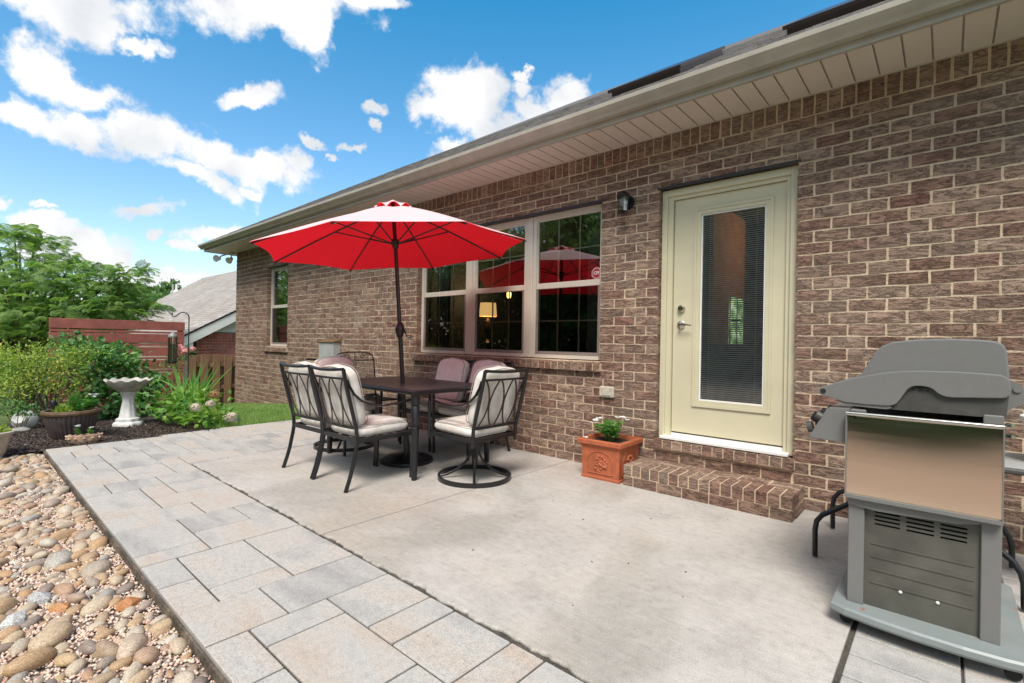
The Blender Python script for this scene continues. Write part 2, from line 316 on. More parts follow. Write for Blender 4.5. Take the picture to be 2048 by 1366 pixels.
def leaf_mat(name, stops, rough=.5, trans=.35):
    m, N, L, B = nmat(name); out = N['Material Output']
    g = N.new('ShaderNodeNewGeometry')
    n = tex(N, L, 'ShaderNodeTexNoise', g.outputs['Position'], Scale=2.6, Detail=3.0)
    a = N.new('ShaderNodeMath'); a.operation = 'MULTIPLY_ADD'; a.inputs[1].default_value = .55; a.inputs[2].default_value = -.27; L.new(island_random(N, L), a.inputs[0])
    s = N.new('ShaderNodeMath'); s.operation = 'ADD'; L.new(a.outputs[0], s.inputs[0]); L.new(n.outputs[0], s.inputs[1])
    c = ramp(N, L, s.outputs[0], stops); L.new(c, B.inputs['Base Color']); B.inputs['Roughness'].default_value = rough; B.inputs['Specular IOR Level'].default_value = .3
    t = N.new('ShaderNodeBsdfTranslucent'); L.new(mixc(N, L, 1.0, c, (1.3, 1.5, .7), 'MULTIPLY'), t.inputs[0])
    x = N.new('ShaderNodeMixShader'); x.inputs[0].default_value = trans; L.new(B.outputs[0], x.inputs[1]); L.new(t.outputs[0], x.inputs[2]); L.new(x.outputs[0], out.inputs[0]); return m
M['leaf_mimosa'] = leaf_mat('mimosa_leaf', [(.22, (.08, .19, .08)), (.42, (.15, .27, .10)), (.64, (.33, .42, .15))], .5, .5)
M['leaf_far'] = leaf_mat('far_leaf', [(.25, (.06, .13, .05)), (.5, (.12, .22, .07)), (.75, (.2, .31, .10))])
M['leaf_rose'] = leaf_mat('yellow_green_leaf', [(.2, (.12, .22, .05)), (.45, (.25, .37, .07)), (.7, (.44, .50, .10)), (.85, (.52, .46, .14))])
M['leaf_shrub'] = leaf_mat('viburnum_leaf', [(.2, (.035, .11, .035)), (.5, (.085, .21, .06)), (.8, (.2, .36, .12))])
M['leaf_hyd'] = leaf_mat('hydrangea_leaf', [(.2, (.055, .16, .03)), (.5, (.13, .29, .045)), (.8, (.30, .44, .08))])
M['leaf_iris'] = leaf_mat('iris_blade', [(.2, (.10, .28, .06)), (.5, (.18, .42, .09)), (.8, (.34, .55, .18))])
M['leaf_pot'] = leaf_mat('periwinkle_leaf', [(.2, (.05, .17, .035)), (.5, (.10, .27, .05)), (.8, (.2, .38, .1))])
M['grass'] = leaf_mat('grass_blade', [(.2, (.16, .27, .07)), (.5, (.25, .38, .11)), (.8, (.34, .46, .17))], .7)
M['petal'] = simple('white_petal', (.82, .82, .78), .7)
M['petal_cream'] = simple('faded_bloom', (.62, .52, .42), .8, var=.15, scale=60)
M['petal_brown'] = simple('dried_bloom', (.42, .22, .10), .9, var=.2, scale=60)
M['petal_pink'] = simple('pink_petal', (.70, .30, .30), .7)
M['bark'] = simple('bark', (.10, .072, .05), .9, var=.25, scale=30, bumps=.8, bdist=.01)
def rock_mat(name, stops, sc=9.0, speck=.35):
    m, N, L, B = nmat(name); rnd = island_random(N, L)
    c = ramp(N, L, rnd, stops); n = tex(N, L, 'ShaderNodeTexNoise', coords(N, L, 'obj', (1, 1, 2.2), True), Scale=sc, Detail=6.0, Distortion=.5)
    f = tex(N, L, 'ShaderNodeTexNoise', coords(N, L), Scale=190.0, Detail=2.0)
    c = mixc(N, L, 1.0, c, ramp(N, L, n.outputs[0], [(.3, (.66, .62, .58)), (.5, (1, 1, 1)), (.7, (1.25, 1.2, 1.12))]), 'MULTIPLY')
    c = mixc(N, L, speck, c, ramp(N, L, f.outputs[0], [(.32, (.5, .5, .5)), (.68, (1.4, 1.4, 1.4))]), 'MULTIPLY')
    L.new(c, B.inputs['Base Color']); B.inputs['Roughness'].default_value = .65; bump(N, L, B, f.outputs[0], .35, .003); return m
M['rock'] = rock_mat('river_stone', [(0, (.38, .29, .20)), (.12, (.44, .27, .14)), (.26, (.44, .37, .28)), (.40, (.24, .19, .165)), (.48, (.46, .32, .18)), (.64, (.50, .43, .34)), (.80, (.40, .24, .15)), (.9, (.34, .32, .29)), (1, (.54, .48, .40))])
M['rock_granite'] = rock_mat('speckled_granite', [(0, (.40, .40, .40)), (1, (.5, .5, .49))], 30, 1.0)
M['rock_orange'] = rock_mat('rust_orange_stone', [(0, (.42, .18, .07)), (1, (.46, .22, .09))])
M['pebble'] = rock_mat('pink_gravel', [(0, (.60, .42, .33)), (.25, (.72, .56, .46)), (.5, (.66, .40, .29)), (.7, (.78, .68, .60)), (.85, (.52, .45, .39)), (1, (.72, .48, .36))], 30)
M['mulch'] = rock_mat('dark_mulch', [(0, (.028, .018, .015)), (.5, (.055, .035, .028)), (.85, (.10, .065, .048)), (1, (.17, .11, .08))], 40)
def ground_mat():
    m, N, L, B = nmat('lawn_ground'); v = coords(N, L); n = tex(N, L, 'ShaderNodeTexNoise', v, Scale=2.0, Detail=8.0); f = tex(N, L, 'ShaderNodeTexNoise', v, Scale=60.0, Detail=4.0)
    c = mixc(N, L, 1.0, ramp(N, L, n.outputs[0], [(.3, (.12, .18, .06)), (.7, (.19, .26, .09))]), ramp(N, L, f.outputs[0], [(.3, (.6, .6, .6)), (.7, (1.3, 1.3, 1.2))]), 'MULTIPLY')
    L.new(c, B.inputs['Base Color']); B.inputs['Roughness'].default_value = .95; bump(N, L, B, f.outputs[0], 1, .03); return m
M['ground'] = ground_mat()
M['gravel_base'] = simple('gravel_bed_base', (.40, .31, .25), .95, var=.2, scale=120, bumps=1, bdist=.01)
M['soil_base'] = simple('mulch_bed_base', (.035, .023, .019), .95, var=.3, scale=50, bumps=1, bdist=.015)
def shingle_mat(name, a, b):
    m, N, L, B = nmat(name); rnd = island_random(N, L); n = tex(N, L, 'ShaderNodeTexNoise', coords(N, L), Scale=90.0, Detail=3.0); n2 = tex(N, L, 'ShaderNodeTexNoise', coords(N, L), Scale=.7, Detail=4.0)
    c = mixc(N, L, 1.0, ramp(N, L, rnd, [(0, a), (1, b)]), ramp(N, L, n.outputs[0], [(.3, (.75, .75, .75)), (.7, (1.2, 1.2, 1.2))]), 'MULTIPLY')
    c = mixc(N, L, 1.0, c, ramp(N, L, n2.outputs[0], [(.3, (.9, .88, .86)), (.7, (1.06, 1.06, 1.06))]), 'MULTIPLY')
    L.new(c, B.inputs['Base Color']); B.inputs['Roughness'].default_value = .9; bump(N, L, B, n.outputs[0], .4, .004); return m
M['shingle'] = shingle_mat('grey_shingle', (.115, .105, .10), (.18, .165, .155))
M['shingle_n'] = shingle_mat('pale_brown_shingle', (.33, .29, .265), (.43, .385, .355))
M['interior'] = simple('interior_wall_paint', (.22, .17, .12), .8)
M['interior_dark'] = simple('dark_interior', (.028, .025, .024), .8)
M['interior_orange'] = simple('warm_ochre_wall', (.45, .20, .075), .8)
M['curtain'] = simple('grey_curtain', (.16, .15, .145), .9, var=.1)
M['slat'] = simple('blind_slat', (.62, .62, .62), .5)
def emit(name, col, st):
    m, N, L, B = nmat(name); B.inputs['Base Color'].default_value = (*col, 1); B.inputs['Emission Color'].default_value = (*col, 1); B.inputs['Emission Strength'].default_value = st; return m
M['lampshade'] = emit('lit_lamp_shade', (1, .58, .20), .4)
M['bulb'] = emit('lit_bulb', (1, .62, .18), 2.5)
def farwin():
    m, N, L, B = nmat('far_window_glow_view'); n = tex(N, L, 'ShaderNodeTexNoise', coords(N, L), Scale=9.0, Detail=6.0); c = ramp(N, L, n.outputs[0], [(.35, (.05, .12, .04)), (.5, (.25, .42, .14)), (.65, (.75, .85, .6))])
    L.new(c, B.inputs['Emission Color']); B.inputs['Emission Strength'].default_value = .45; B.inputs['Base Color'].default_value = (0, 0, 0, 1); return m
M['far_window_glow'] = farwin()  # glowing panel imitates daylight and greenery beyond a far window
M['sticker'] = simple('red_sticker', (.30, .02, .03), .5, var=.02)
M['sticker_white'] = simple('sticker_white', (.70, .52, .52), .5, var=.02)
M['plate'] = simple('beige_plastic', (.50, .46, .37), .5)
M['flood'] = simple('white_floodlight', (.75, .74, .70), .4)
M['grey_box'] = simple('grey_utility_box', (.36, .37, .36), .5, var=.04, scale=6)
M['slate'] = simple('flat_grey_stone', (.28, .27, .25), .8, var=.12)
M['lantern_glass'] = glass('lantern_glass', (.85, .88, .9), .12, .05)
M['feeder_seed'] = simple('bird_seed', (.12, .085, .06), .9, var=.3, scale=120)

# ------------------------------------------------------------------ mesh helpers
def mesh(name, V, F, mat, smooth=False):
    me = bpy.data.meshes.new(name)
    me.from_pydata([tuple(map(float, v)) for v in V], [], [tuple(int(i) for i in f) for f in F])
    me.materials.append(mat if not isinstance(mat, str) else M[mat])
    if smooth: me.polygons.foreach_set('use_smooth', [True]*len(me.polygons))
    me.update(); return me
def fastmesh(name, V, F, mat, smooth=False):       # V (n,3), F (m,k) arrays
    me = bpy.data.meshes.new(name); V = np.asarray(V, np.float32); F = np.asarray(F, np.int32)
    k = F.shape[1]; me.vertices.add(len(V)); me.vertices.foreach_set('co', V.ravel())
    me.loops.add(F.size); me.loops.foreach_set('vertex_index', F.ravel())
    me.polygons.add(len(F)); me.polygons.foreach_set('loop_start', np.arange(0, F.size, k, dtype=np.int32)); me.polygons.foreach_set('loop_total', np.full(len(F), k, np.int32))
    if smooth: me.polygons.foreach_set('use_smooth', np.ones(len(F), bool))
    me.materials.append(M[mat] if isinstance(mat, str) else mat); me.update(calc_edges=True); me.validate(); return me
def obj(name, me, parent=None, loc=None, rot=None):
    o = bpy.data.objects.new(name, me); COL.objects.link(o)
    if parent is not None: o.parent = parent
    if loc is not None: o.location = loc
    if rot is not None: o.rotation_euler = rot
    return o
def tag(o, label=None, cat=None, group=None, kind=None):
    if label: o['label'] = label
    if cat: o['category'] = cat
    if group: o['group'] = group
    if kind: o['kind'] = kind
    return o
def thing(name, label, cat, loc=(0, 0, 0), rz=0, group=None):
    o = bpy.data.objects.new(name, None); COL.objects.link(o); o.location = loc; o.rotation_euler = (0, 0, rz); o.empty_display_size = .1
    return tag(o, label, cat, group)
class MB:
    def __init__(s): s.V = []; s.F = []
    def add(s, V, F):
        n = len(s.V); s.V += [tuple(v) for v in V]; s.F += [tuple(i+n for i in f) for f in F]; return s
    def box(s, x0, x1, y0, y1, z0, z1, bev=0):
        if bev <= 0:
            V = [(x, y, z) for z in (z0, z1) for y in (y0, y1) for x in (x0, x1)]
            return s.add(V, [(0, 2, 3, 1), (4, 5, 7, 6), (0, 1, 5, 4), (2, 6, 7, 3), (0, 4, 6, 2), (1, 3, 7, 5)])
        b = bev
        V = []
        for (z, i) in ((z0, b), (z0+b, 0), (z1-b, 0), (z1, b)):
            xs0, xs1, ys0, ys1 = x0+i, x1-i, y0+i, y1-i; c = b*.7
            V += [(xs0+c, ys0, z), (xs1-c, ys0, z), (xs1, ys0+c, z), (xs1, ys1-c, z), (xs1-c, ys1, z), (xs0+c, ys1, z), (xs0, ys1-c, z), (xs0, ys0+c, z)]
        F = [tuple(range(7, -1, -1)), tuple(range(24, 32))]
        for r in range(3):
            for k in range(8): F.append((r*8+k, r*8+(k+1) % 8, (r+1)*8+(k+1) % 8, (r+1)*8+k))
        return s.add(V, F)
    def obox(s, p, ax, ay, az):          # box from centre and half axes
        p = np.array(p); V = [p+sx*np.array(ax)+sy*np.array(ay)+sz*np.array(az) for sz in (-1, 1) for sy in (-1, 1) for sx in (-1, 1)]
        return s.add(V, [(0, 2, 3, 1), (4, 5, 7, 6), (0, 1, 5, 4), (2, 6, 7, 3), (0, 4, 6, 2), (1, 3, 7, 5)])
    def tube(s, pts, r, n=8, cap=True, flat=None):
        pts = [np.array(p, float) for p in pts]; m = len(pts); rs = r if isinstance(r, (list, tuple)) else [r]*m
        V = []; prev = None
        for i in range(m):
            t = pts[min(i+1, m-1)]-pts[max(i-1, 0)]; t /= (np.linalg.norm(t)+1e-9)
            if prev is None:
                a = np.array([0, 0, 1.]) if abs(t[2]) < .9 else np.array([1., 0, 0])
                if flat is not None: a = np.array(flat, float)
            else: a = prev
            a = a-t*(a @ t); a /= (np.linalg.norm(a)+1e-9); b = np.cross(t, a); prev = a
            ra, rb = (rs[i], rs[i]) if not isinstance(rs[i], (tuple, list)) else rs[i]
            for k in range(n):
                th = 2*PI*(k+.5)/n; V.append(pts[i]+a*math.cos(th)*ra+b*math.sin(th)*rb)
        F = []
        for i in range(m-1):
            for k in range(n): F.append((i*n+k, i*n+(k+1) % n, (i+1)*n+(k+1) % n, (i+1)*n+k))
        if cap: F += [tuple(range(n-1, -1, -1)), tuple(range((m-1)*n, m*n))]
        return s.add(V, F)
    def lathe(s, prof, c=(0, 0, 0), n=32, wob=None, cap=True):
        V = []
        for j, (r, z) in enumerate(prof):
            for k in range(n):
                a = 2*PI*k/n; rr, zz = (r, z) if wob is None else wob(r, z, a, j)
                V.append((c[0]+rr*math.cos(a), c[1]+rr*math.sin(a), c[2]+zz))
        F = []
        for j in range(len(prof)-1):
            for k in range(n): F.append((j*n+k, j*n+(k+1) % n, (j+1)*n+(k+1) % n, (j+1)*n+k))
        if cap: F += [tuple(range(n-1, -1, -1)), tuple(range((len(prof)-1)*n, len(prof)*n))]
        return s.add(V, F)
    def prism(s, poly, y0, y1, axes='xz'):     # extrude polygon (x,z) along y
        n = len(poly)
        if axes == 'xz': V = [(a, y0, b) for a, b in poly]+[(a, y1, b) for a, b in poly]
        elif axes == 'yz': V = [(y0, a, b) for a, b in poly]+[(y1, a, b) for a, b in poly]
        else: V = [(a, b, y0) for a, b in poly]+[(a, b, y1) for a, b in poly]
        F = [tuple(range(n)), tuple(range(2*n-1, n-1, -1))]+[(i, i+n, (i+1) % n+n, (i+1) % n) for i in range(n)]
        return s.add(V, F)
    def build(s, name, mat, parent=None, smooth=False, loc=None, rot=None, fix=True, bevel=0):
        me = mesh(name, s.V, s.F, mat, smooth)
        if fix:
            bm = bmesh.new(); bm.from_mesh(me); bmesh.ops.recalc_face_normals(bm, faces=bm.faces[:]); bm.to_mesh(me); bm.free()
        if bevel:
            bm = bmesh.new(); bm.from_mesh(me); es = [e for e in bm.edges if len(e.link_faces) == 2 and e.calc_face_angle(0) > 1.2]; bmesh.ops.bevel(bm, geom=es, offset=bevel, segments=2, affect='EDGES', profile=.6); bm.to_mesh(me); bm.free()
        if smooth:
            try: me.set_sharp_from_angle(angle=math.radians(40))
            except Exception: pass
        return obj(name, me, parent, loc, rot)
def cushion_mesh(w, d, h, mat, arch=0, nu=28, nv=14, e=.28, lump=.006, seed=0):
    V = []; F = []; r = np.random.default_rng(seed); ph = r.random(6)*6
    def sg(c, p): return math.copysign(abs(c)**p, c)
    for j in range(nv+1):
        v = -PI/2+PI*j/nv
        for i in range(nu):
            u = 2*PI*i/nu
            x = w/2*sg(math.cos(v), e*1.3)*sg(math.cos(u), e); y = d/2*sg(math.cos(v), e*1.3)*sg(math.sin(u), e); z = h/2*sg(math.sin(v), .75)
            q = lump*(math.sin(x*14+ph[0])+math.sin(y*12+ph[1]))
            z += q*(1 if z > 0 else .3)
            if arch: y += arch*(1-(2*x/w)**2)*max(0, y/(d/2))
            V.append((x, y, z))
    for j in range(nv):
        for i in range(nu): F.append((j*nu+i, j*nu+(i+1) % nu, (j+1)*nu+(i+1) % nu, (j+1)*nu+i))
    return mesh('cushion', V, F, mat, True)
def leafcloud(P, D, Nn, size, wid=.45, fold=.18):
    """diamond leaves: P centres, D tip directions, Nn normals, size array"""
    P = np.asarray(P, float); n = len(P)
    D = D/np.linalg.norm(D, axis=1, keepdims=True); S = np.cross(D, Nn); S /= (np.linalg.norm(S, axis=1, keepdims=True)+1e-9); U = np.cross(S, D)
    s = np.asarray(size)[:, None]
    V = np.stack([P-D*s*.5, P+S*s*wid*.5+U*s*fold*.5-D*s*.05, P+D*s*.5-U*s*.08, P-S*s*wid*.5+U*s*fold*.5-D*s*.05], 1).reshape(-1, 3)
    b = (np.arange(n)*4)[:, None]; F = np.concatenate([b+np.array([[0, 1, 2]]), b+np.array([[0, 2, 3]])], 0)
    return V, F
def randdir(n, up=0.0, r=rng):
    d = r.normal(size=(n, 3)); d[:, 2] += up; return d/np.linalg.norm(d, axis=1, keepdims=True)
def copy_tree(o, parent=None):
    c = o.copy(); COL.objects.link(c); c.parent = parent
    for ch in list(o.children): copy_tree(ch, c)
    return c

# ================================================================== GROUND
def gz(x, y=0):
    if x > -8.2: return -.02
    if x > -11.4: return -.02-.0903*(-8.2-x)
    return max(-.309-.22*(-11.4-x), -1.3)
def ground():
    xs = np.concatenate([[-260, -120, -60, -40, -30, -24], np.arange(-20, -6, .7), [-5, 0, 6, 20, 60, 200]]); ys = np.array([-200, -60, -30, -20, -12, -8, -6, -4.5, -3, -1.5, 0, 3, 8, 15, 30, 80, 250])
    V = [(x, y, gz(x)-.10) for y in ys for x in xs]; n = len(xs)
    F = [(j*n+i, j*n+i+1, (j+1)*n+i+1, (j+1)*n+i) for j in range(len(ys)-1) for i in range(n-1)]
    tag(obj('ground', mesh('ground', V, F, 'ground', True)), kind='structure')
ground()
def sheet(name, outline_x, y_of, mat, dz=0.0, ny=14, bumps=.008):
    V = []; F = []
    for x in outline_x:
        y0, y1 = y_of(x)
        for j in range(ny+1):
            y = y0+(y1-y0)*j/ny
            V.append((x, y, gz(x)+dz+bumps*(math.sin(x*7+y*3)+math.sin(y*9-x*4))*.5))
    n = ny+1
    for i in range(len(outline_x)-1):
        for j in range(ny): F.append((i*n+j, (i+1)*n+j, (i+1)*n+j+1, i*n+j+1))
    o = obj(name, mesh(name, V, F, mat, True)); tag(o, kind='structure'); return o
def bed_edge(x):       # border between mulch bed and grass
    return -1.72+.10*math.sin(x*1.1)+max(0, (-x-9.5))*.25
mulch_base = sheet('mulch_bed', list(np.arange(-12.2, -6.74, .25))+[-6.74], lambda x: (-3.80-.18*math.sin(x*1.3)-.25*max(0, -x-8), bed_edge(x)), 'soil_base', 0)
lawn = sheet('grass_patch', list(np.arange(-11.33, -6.9, .25))+[-6.89], lambda x: (bed_edge(x)-.04, .1), 'ground', .004)
# chips of mulch
def chips(n, xr, yr, zf, size, mat, name, parent_kind='stuff', flat=.35, elong=2.5, yfun=None):
    X = rng.uniform(*xr, n); Y = rng.uniform(*yr, n)
    if yfun is not None:
        k = yfun(X, Y); X = X[k]; Y = Y[k]; n = len(X)
    Z = np.array([zf(x, y) for x, y in zip(X, Y)])
    ph = rng.uniform(0, 2*PI, n); tilt = rng.normal(0, .35, n); s = rng.uniform(*size, n)
    base = np.array([(1, 0, 0), (0, 1, 0), (-1, 0, 0), (0, -1, 0), (0, 0, 1), (0, 0, -1)], float)*np.array([elong*.5, .5, flat*.5])
    base = base[None]+rng.normal(0, .12, (n, 6, 3))*np.array([elong*.3, .4, flat*.4])
    B = base*s[:, None, None]
    c, sn = np.cos(ph)[:, None], np.sin(ph)[:, None]; z2 = B[:, :, 2]+B[:, :, 0]*np.sin(tilt)[:, None]
    Xr = B[:, :, 0]*c-B[:, :, 1]*sn; Yr = B[:, :, 0]*sn+B[:, :, 1]*c
    V = np.stack([Xr+X[:, None], Yr+Y[:, None], z2+Z[:, None]], 2).reshape(-1, 3)
    f = np.array([(0, 1, 4), (1, 2, 4), (2, 3, 4), (3, 0, 4), (1, 0, 5), (2, 1, 5), (3, 2, 5), (0, 3, 5)])
    F = ((np.arange(n)*6)[:, None, None]+f[None]).reshape(-1, 3)
    o = obj(name, fastmesh(name, V, F, mat)); return o
mc = chips(15000, (-9.6, -6.76), (-3.7, -1.6), lambda x, y: gz(x)+.006, (.012, .035), 'mulch', 'mulch_chips', flat=.3, elong=2.6, yfun=lambda X, Y: Y < np.array([bed_edge(x) for x in X]))
tag(mc, 'dark brown shredded mulch covering the planting bed', 'mulch', kind='stuff')
def grass():
    n = 42000; X = rng.uniform(-11.3, -6.9, n); Y = rng.uniform(-1.9, -.03, n)
    k = Y > np.array([bed_edge(x) for x in X])-.02; X = X[k]; Y = Y[k]; n = len(X)
    h = rng.uniform(.03, .075, n); a = rng.uniform(0, 2*PI, n); w = .0035; ln = rng.normal(0, .025, (n, 2)); Z = np.array([gz(x) for x in X])
    p = np.stack([X, Y, Z], 1); s = np.stack([np.cos(a)*w, np.sin(a)*w, 0*a], 1)
    tip = p+np.stack([ln[:, 0], ln[:, 1], h], 1)
    V = np.stack([p-s, p+s, tip], 1).reshape(-1, 3); F = np.arange(n*3).reshape(-1, 3)
    tag(obj('grass', fastmesh('grass', V, F, 'grass')), 'short green grass between the brick wall and the planting bed', 'grass', kind='stuff')
grass()

# ================================================================== PAVERS AND CONCRETE
YR = [-3.365, -3.207, -3.045, -2.88, -2.72, -2.555]+[-2.555+.1625*i for i in range(1, 18)]
def XK(k): return float(np.interp(k, [-31, -16, -10, 0, 5, 20], [-6.90, -4.55, -3.63, -2.06, -1.245, 1.2]))
tiles = [(-30,-28,0,2),(-30,-28,2,4),(-30,-28,4,5),(-28,-26,0,1),(-28,-26,1,3),(-28,-26,3,5),(-26,-24,0,2),(-24,-22,0,1),(-24,-22,1,2),(-22,-20,0,2),(-20,-18,0,2),
 (-26,-23,2,4),(-23,-21,2,4),(-21,-19,2,4),(-19,-18,2,4),(-26,-24,4,5),(-24,-22,4,6),(-22,-20,4,5),(-20,-18,4,5),(-18,-16,0,1),(-18,-16,1,3),(-18,-16,3,5),
 (-16,-13,0,2),(-13,-12,0,2),(-16,-14,2,3),(-14,-12,2,5),(-16,-14,3,5),(-12,-10,0,3),(-12,-10,3,5),(-10,-7,0,2),(-7,-6,0,2),(-10,-8,2,4),(-10,-8,4,5),(-8,-6,2,5),
 (-6,-4,0,1),(-6,-3,1,3),(-3,-2,1,3),(-6,-4,3,5),(-4,-2,3,5),(-4,-2,0,1),(-2,0,0,2),(-2,0,2,5),(0,2,0,1),(0,1,1,3),(1,4,1,3),(0,2,3,5),(2,3,3,5),(3,5,3,5),(2,4,0,1),(4,6,1,3)]
occ = set()
for t in tiles:
    for k in range(t[0], t[1]):
        for r_ in range(t[2], t[3]): occ.add((k, r_))
def fill(k0, k1, r0, r1, seed):
    R = random.Random(seed)
    for r_ in range(r0, r1):
        for k in range(k0, k1):
            if (k, r_) in occ: continue
            opts = [(3, 2), (2, 2), (2, 1), (3, 1), (1, 2), (2, 3), (2, 1), (1, 1)]; R.shuffle(opts[:7])
            order = opts[:7]; R.shuffle(order); order.append((1, 1))
            for (w, h) in order:
                cells = [(k+i, r_+j) for i in range(w) for j in range(h)]
                if all(c not in occ and k0 <= c[0] < k1 and r0 <= c[1] < r1 for c in cells):
                    occ.update(cells); tiles.append((k, k+w, r_, r_+h)); break
fill(-31, -19, 5, 21, 3); fill(2, 18, 0, 5, 5); fill(11, 18, 5, 21, 8)
pav = tag(bpy.data.objects.new('paver_path', None), kind='structure'); COL.objects.link(pav)
bed = MB(); bed.box(-6.86, 1.2, -3.352, -2.56, -.13, -.013); bed.box(-6.86, -5.09, -2.56, .0, -.13, -.0135); bed.box(-.30, 1.2, -2.56, .0, -.13, -.0125)
bed.box(-6.7, 1.2, -2.56, -2.50, -.12, -.014)
bed.build('joint_sand', 'joint', pav)
g = .0045
for (k0, k1, r0, r1) in tiles:
    x0, x1, y0, y1 = XK(k0), XK(k1), YR[r0], YR[r1]
    if k0 <= -30: x0 = -6.74 if y1 < -2.3 else (-6.84 if y1 < -1.3 else -6.88)
    if r0 >= 5 and x1 < -4.9: x1 = min(x1, -5.105)
    if r0 >= 5 and x0 > -2: x0 = max(x0, -.274)
    if r1 == 6 and k1 <= -20: pass
    if x1-x0 < .04: continue
    z = -.004+rng.normal(0, .0009)
    b = MB(); b.box(x0+g, x1-g, y0+g, y1-g, z-.058, z, .0035)
    o = b.build('paver', 'paver', pav, fix=False)
def concrete_slab(x0, x1, y0, y1, parent):
    n = 90; nx = 110
    V = []; F = []
    def edge(x):
        return y0+.006*math.sin(x*9.1)+.005*math.sin(x*23.7+1)+.004*math.sin(x*61)+.003*math.sin(x*131)
    xs = np.linspace(x0, x1, nx)
    for x in xs:
        e = edge(x)
        V += [(x, e, -.10), (x, e+.001, -.008), (x, e+.007+.002*math.sin(x*77), 0), (x, y1, 0), (x, y1, -.10)]
    for i in range(nx-1):
        for j in range(4): F.append((i*5+j, (i+1)*5+j, (i+1)*5+j+1, i*5+j+1))
    F += [(0, 1, 2, 3, 4), tuple((nx-1)*5+j for j in (4, 3, 2, 1, 0))]
    b = MB(); b.add(V, F); return b.build('concrete_slab', 'concrete', parent)
conc = tag(bpy.data.objects.new('concrete_patio', None), kind='structure'); COL.objects.link(conc)
concrete_slab(-5.085, -2.746, -2.536, .02, conc); concrete_slab(-2.738, -.282, -2.536, .02, conc)
b = MB(); b.box(-2.75, -2.734, -2.52, .0, -.09, -.012); b.build('expansion_joint', 'joint', conc)
# small sticks and bits of leaf on the slab
b = MB()
for i in range(15):
    x, y = random.uniform(-2.2, -.4), random.uniform(-2.3, -.5)
    a = random.uniform(0, PI); l = random.uniform(.002, .007)
    b.obox((x, y, .0022), (l*math.cos(a), l*math.sin(a), 0), (-l*.35*math.sin(a), l*.35*math.cos(a), 0), (0, 0, .0018))
tag(b.build('debris', 'bark'), 'tiny dry leaf scraps scattered over the concrete', 'debris', kind='stuff')
m = MB(); m.box(-6.88, 1.2, -3.377, -3.3665, -.12, -.016); eo = m.build('edging_strip', 'edging', pav)
# metal edging below the pavers
# ================================================================== GRAVEL BED WITH RIVER STONES
GZ = -.062
gb = MB(); V = []; F = []
xs = np.arange(-8.2, 2.0, .2); ys = np.linspace(-14, -3.352, 18)
for x in xs:
    for y in ys: V.append((x, y, GZ-.012+.012*math.sin(x*5+y*3)*math.sin(y*6)))
for i in range(len(xs)-1):
    for j in range(len(ys)-1): F.append((i*18+j, (i+1)*18+j, (i+1)*18+j+1, i*18+j+1))
gravel_bed = tag(obj('gravel_bed', mesh('gravel_bed', V, F, 'gravel_base', True)), kind='structure')
def in_wedge(x, y, m=0):      # the part of the bed the photograph shows
    px, py, z = project((x, y, GZ))
    return z > .3 and -420-m < px < 900 and py < 1700+m
pc = chips(46000, (-7.4, -1.0), (-4.6, -3.37), lambda x, y: GZ+.006, (.009, .019), 'pebble', 'gravel', flat=.8, elong=1.15,
           yfun=lambda X, Y: np.array([in_wedge(x, y) for x, y in zip(X, Y)]))
tag(pc, 'small pink and cream gravel between the river stones', 'gravel', kind='stuff')
def rock_mesh(seed, sx, sy, sz, mat, rough=.10, angular=False):
    r = np.random.default_rng(seed); bm = bmesh.new(); bmesh.ops.create_icosphere(bm, subdivisions=2 if not angular else 1, radius=1)
    ph = r.random((4, 4))*6.28; 
    for v in bm.verts:
        c = v.co.copy(); d = 1+rough*sum(math.sin(c.x*a[0]*.5+c.y*a[1]*.6+c.z*a[2]*.6+a[3]) for a in ph)/1.6
        if angular: d *= 1+r.normal(0, .1)
        v.co = Vector((c.x*d*sx, c.y*d*sy, c.z*d*sz))
    me = bpy.data.meshes.new('stone'); bm.to_mesh(me); bm.free(); me.materials.append(M[mat])
    if not angular: me.polygons.foreach_set('use_smooth', [True]*len(me.polygons))
    return me
